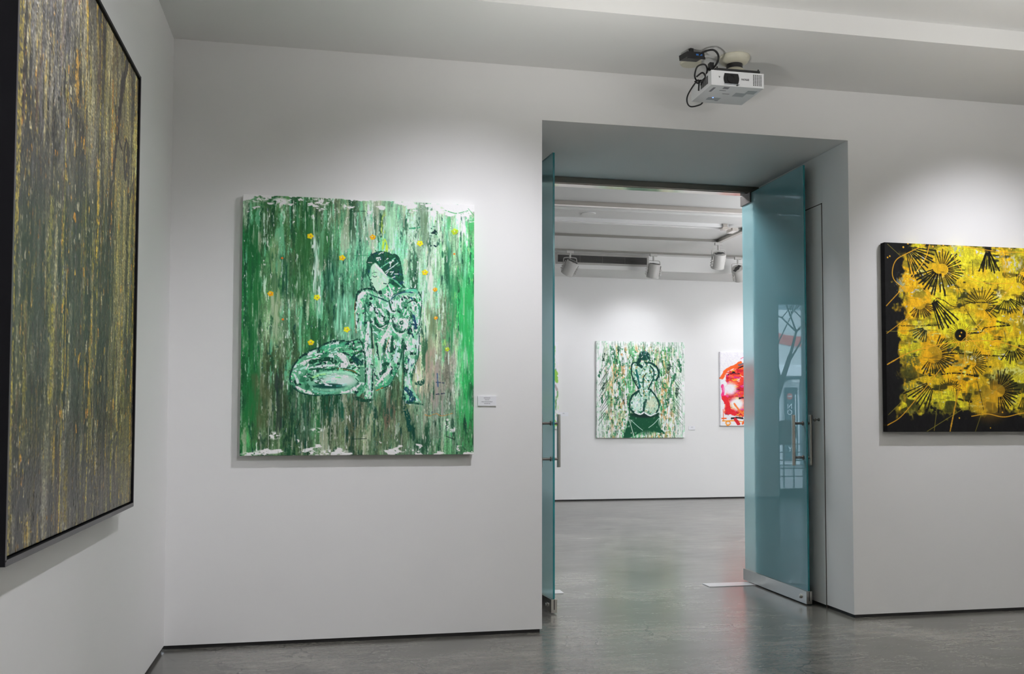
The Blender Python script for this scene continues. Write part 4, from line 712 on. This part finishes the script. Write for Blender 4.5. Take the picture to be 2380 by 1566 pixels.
spot((.6, 3.6, 3.3), (.07, 2.7, 2.4), 42, 55, 1, .06, CW)  # added unseen spot, only to give the left canvas its sheen
for (x, p) in ((4.3, 29), (5.72, 45), (7.6, 42), (10, 50), (1.6, 50)): spot((x, 13.14, 3.31), (x, D2, 1.55), p, 118, 1, .04, CW)
area((5.4, .2, 2.75), (PI, 0, 0), 3.4, .5, 205, (1, .975, .955))  # added unseen upward light, fills the near ceiling and room
area((8.9, 9.4, 2.3), (PI, 0, 0), 3.6, .8, 230, (.96, .965, 1))  # added unseen upward light to brighten the far ceiling
area((8.4, 9.6, HF-.03), (0, 0, 0), 4.5, .9, 135, (.96, .965, 1))  # added unseen downward fill for the far room
area((2.9, 7.75, HF-.03), (0, 0, 0), 1.3, .7, 80, (.93, .96, 1))  # added fill hidden by the lintel, brightens the reveal and glass doors
W = bpy.data.worlds.new('overcast_sky'); S.world = W; W.use_nodes = True; bg = W.node_tree.nodes['Background']; bg.inputs['Color'].default_value = (.74, .86, 1, 1); bg.inputs['Strength'].default_value = 9
for loc, rot, sx, sy in (((-1.5, 14.15, 1.65), (-PI/2, 0, 0), 3.6, 3.1),):
    l = bpy.data.lights.new('window_portal', 'AREA'); l.shape = 'RECTANGLE'; l.size = sx; l.size_y = sy; l.cycles.is_portal = True; o = bpy.data.objects.new('window_portal', l); o.location = loc; o.rotation_euler = rot; link(o)
# ---------------------------------------------------------------- camera
yaw, pitch, roll = .2017, .0418, .0014
fw = Vector((math.sin(yaw)*math.cos(pitch), math.cos(yaw)*math.cos(pitch), math.sin(pitch))); rt = Vector((math.cos(yaw), -math.sin(yaw), 0)); up = rt.cross(fw)
rt, up = rt*math.cos(roll)+up*math.sin(roll), up*math.cos(roll)-rt*math.sin(roll)
cd = bpy.data.cameras.new('camera'); cam = bpy.data.objects.new('camera', cd); link(cam)
M = Matrix((rt, up, -fw)).transposed().to_4x4(); M.translation = Vector((.8471, 0, 1.3)); cam.matrix_world = M
cd.sensor_fit = 'HORIZONTAL'; cd.sensor_width = 36; cd.lens = 2172.14/2380*36; cd.shift_x = 0; cd.shift_y = (879.27-783)/2380; cd.clip_start = .05; cd.clip_end = 200
S.camera = cam
S.view_settings.view_transform = 'Standard'; S.view_settings.look = 'None'; S.view_settings.gamma = 1; S.view_settings.exposure = 0
try: S.view_settings.use_curve_mapping = False
except Exception: pass
S.cycles.max_bounces = 10; S.cycles.diffuse_bounces = 6; S.cycles.glossy_bounces = 5; S.cycles.transmission_bounces = 8
S.cycles.sample_clamp_indirect = 6; S.cycles.caustics_reflective = False; S.cycles.caustics_refractive = False; S.cycles.blur_glossy = .5
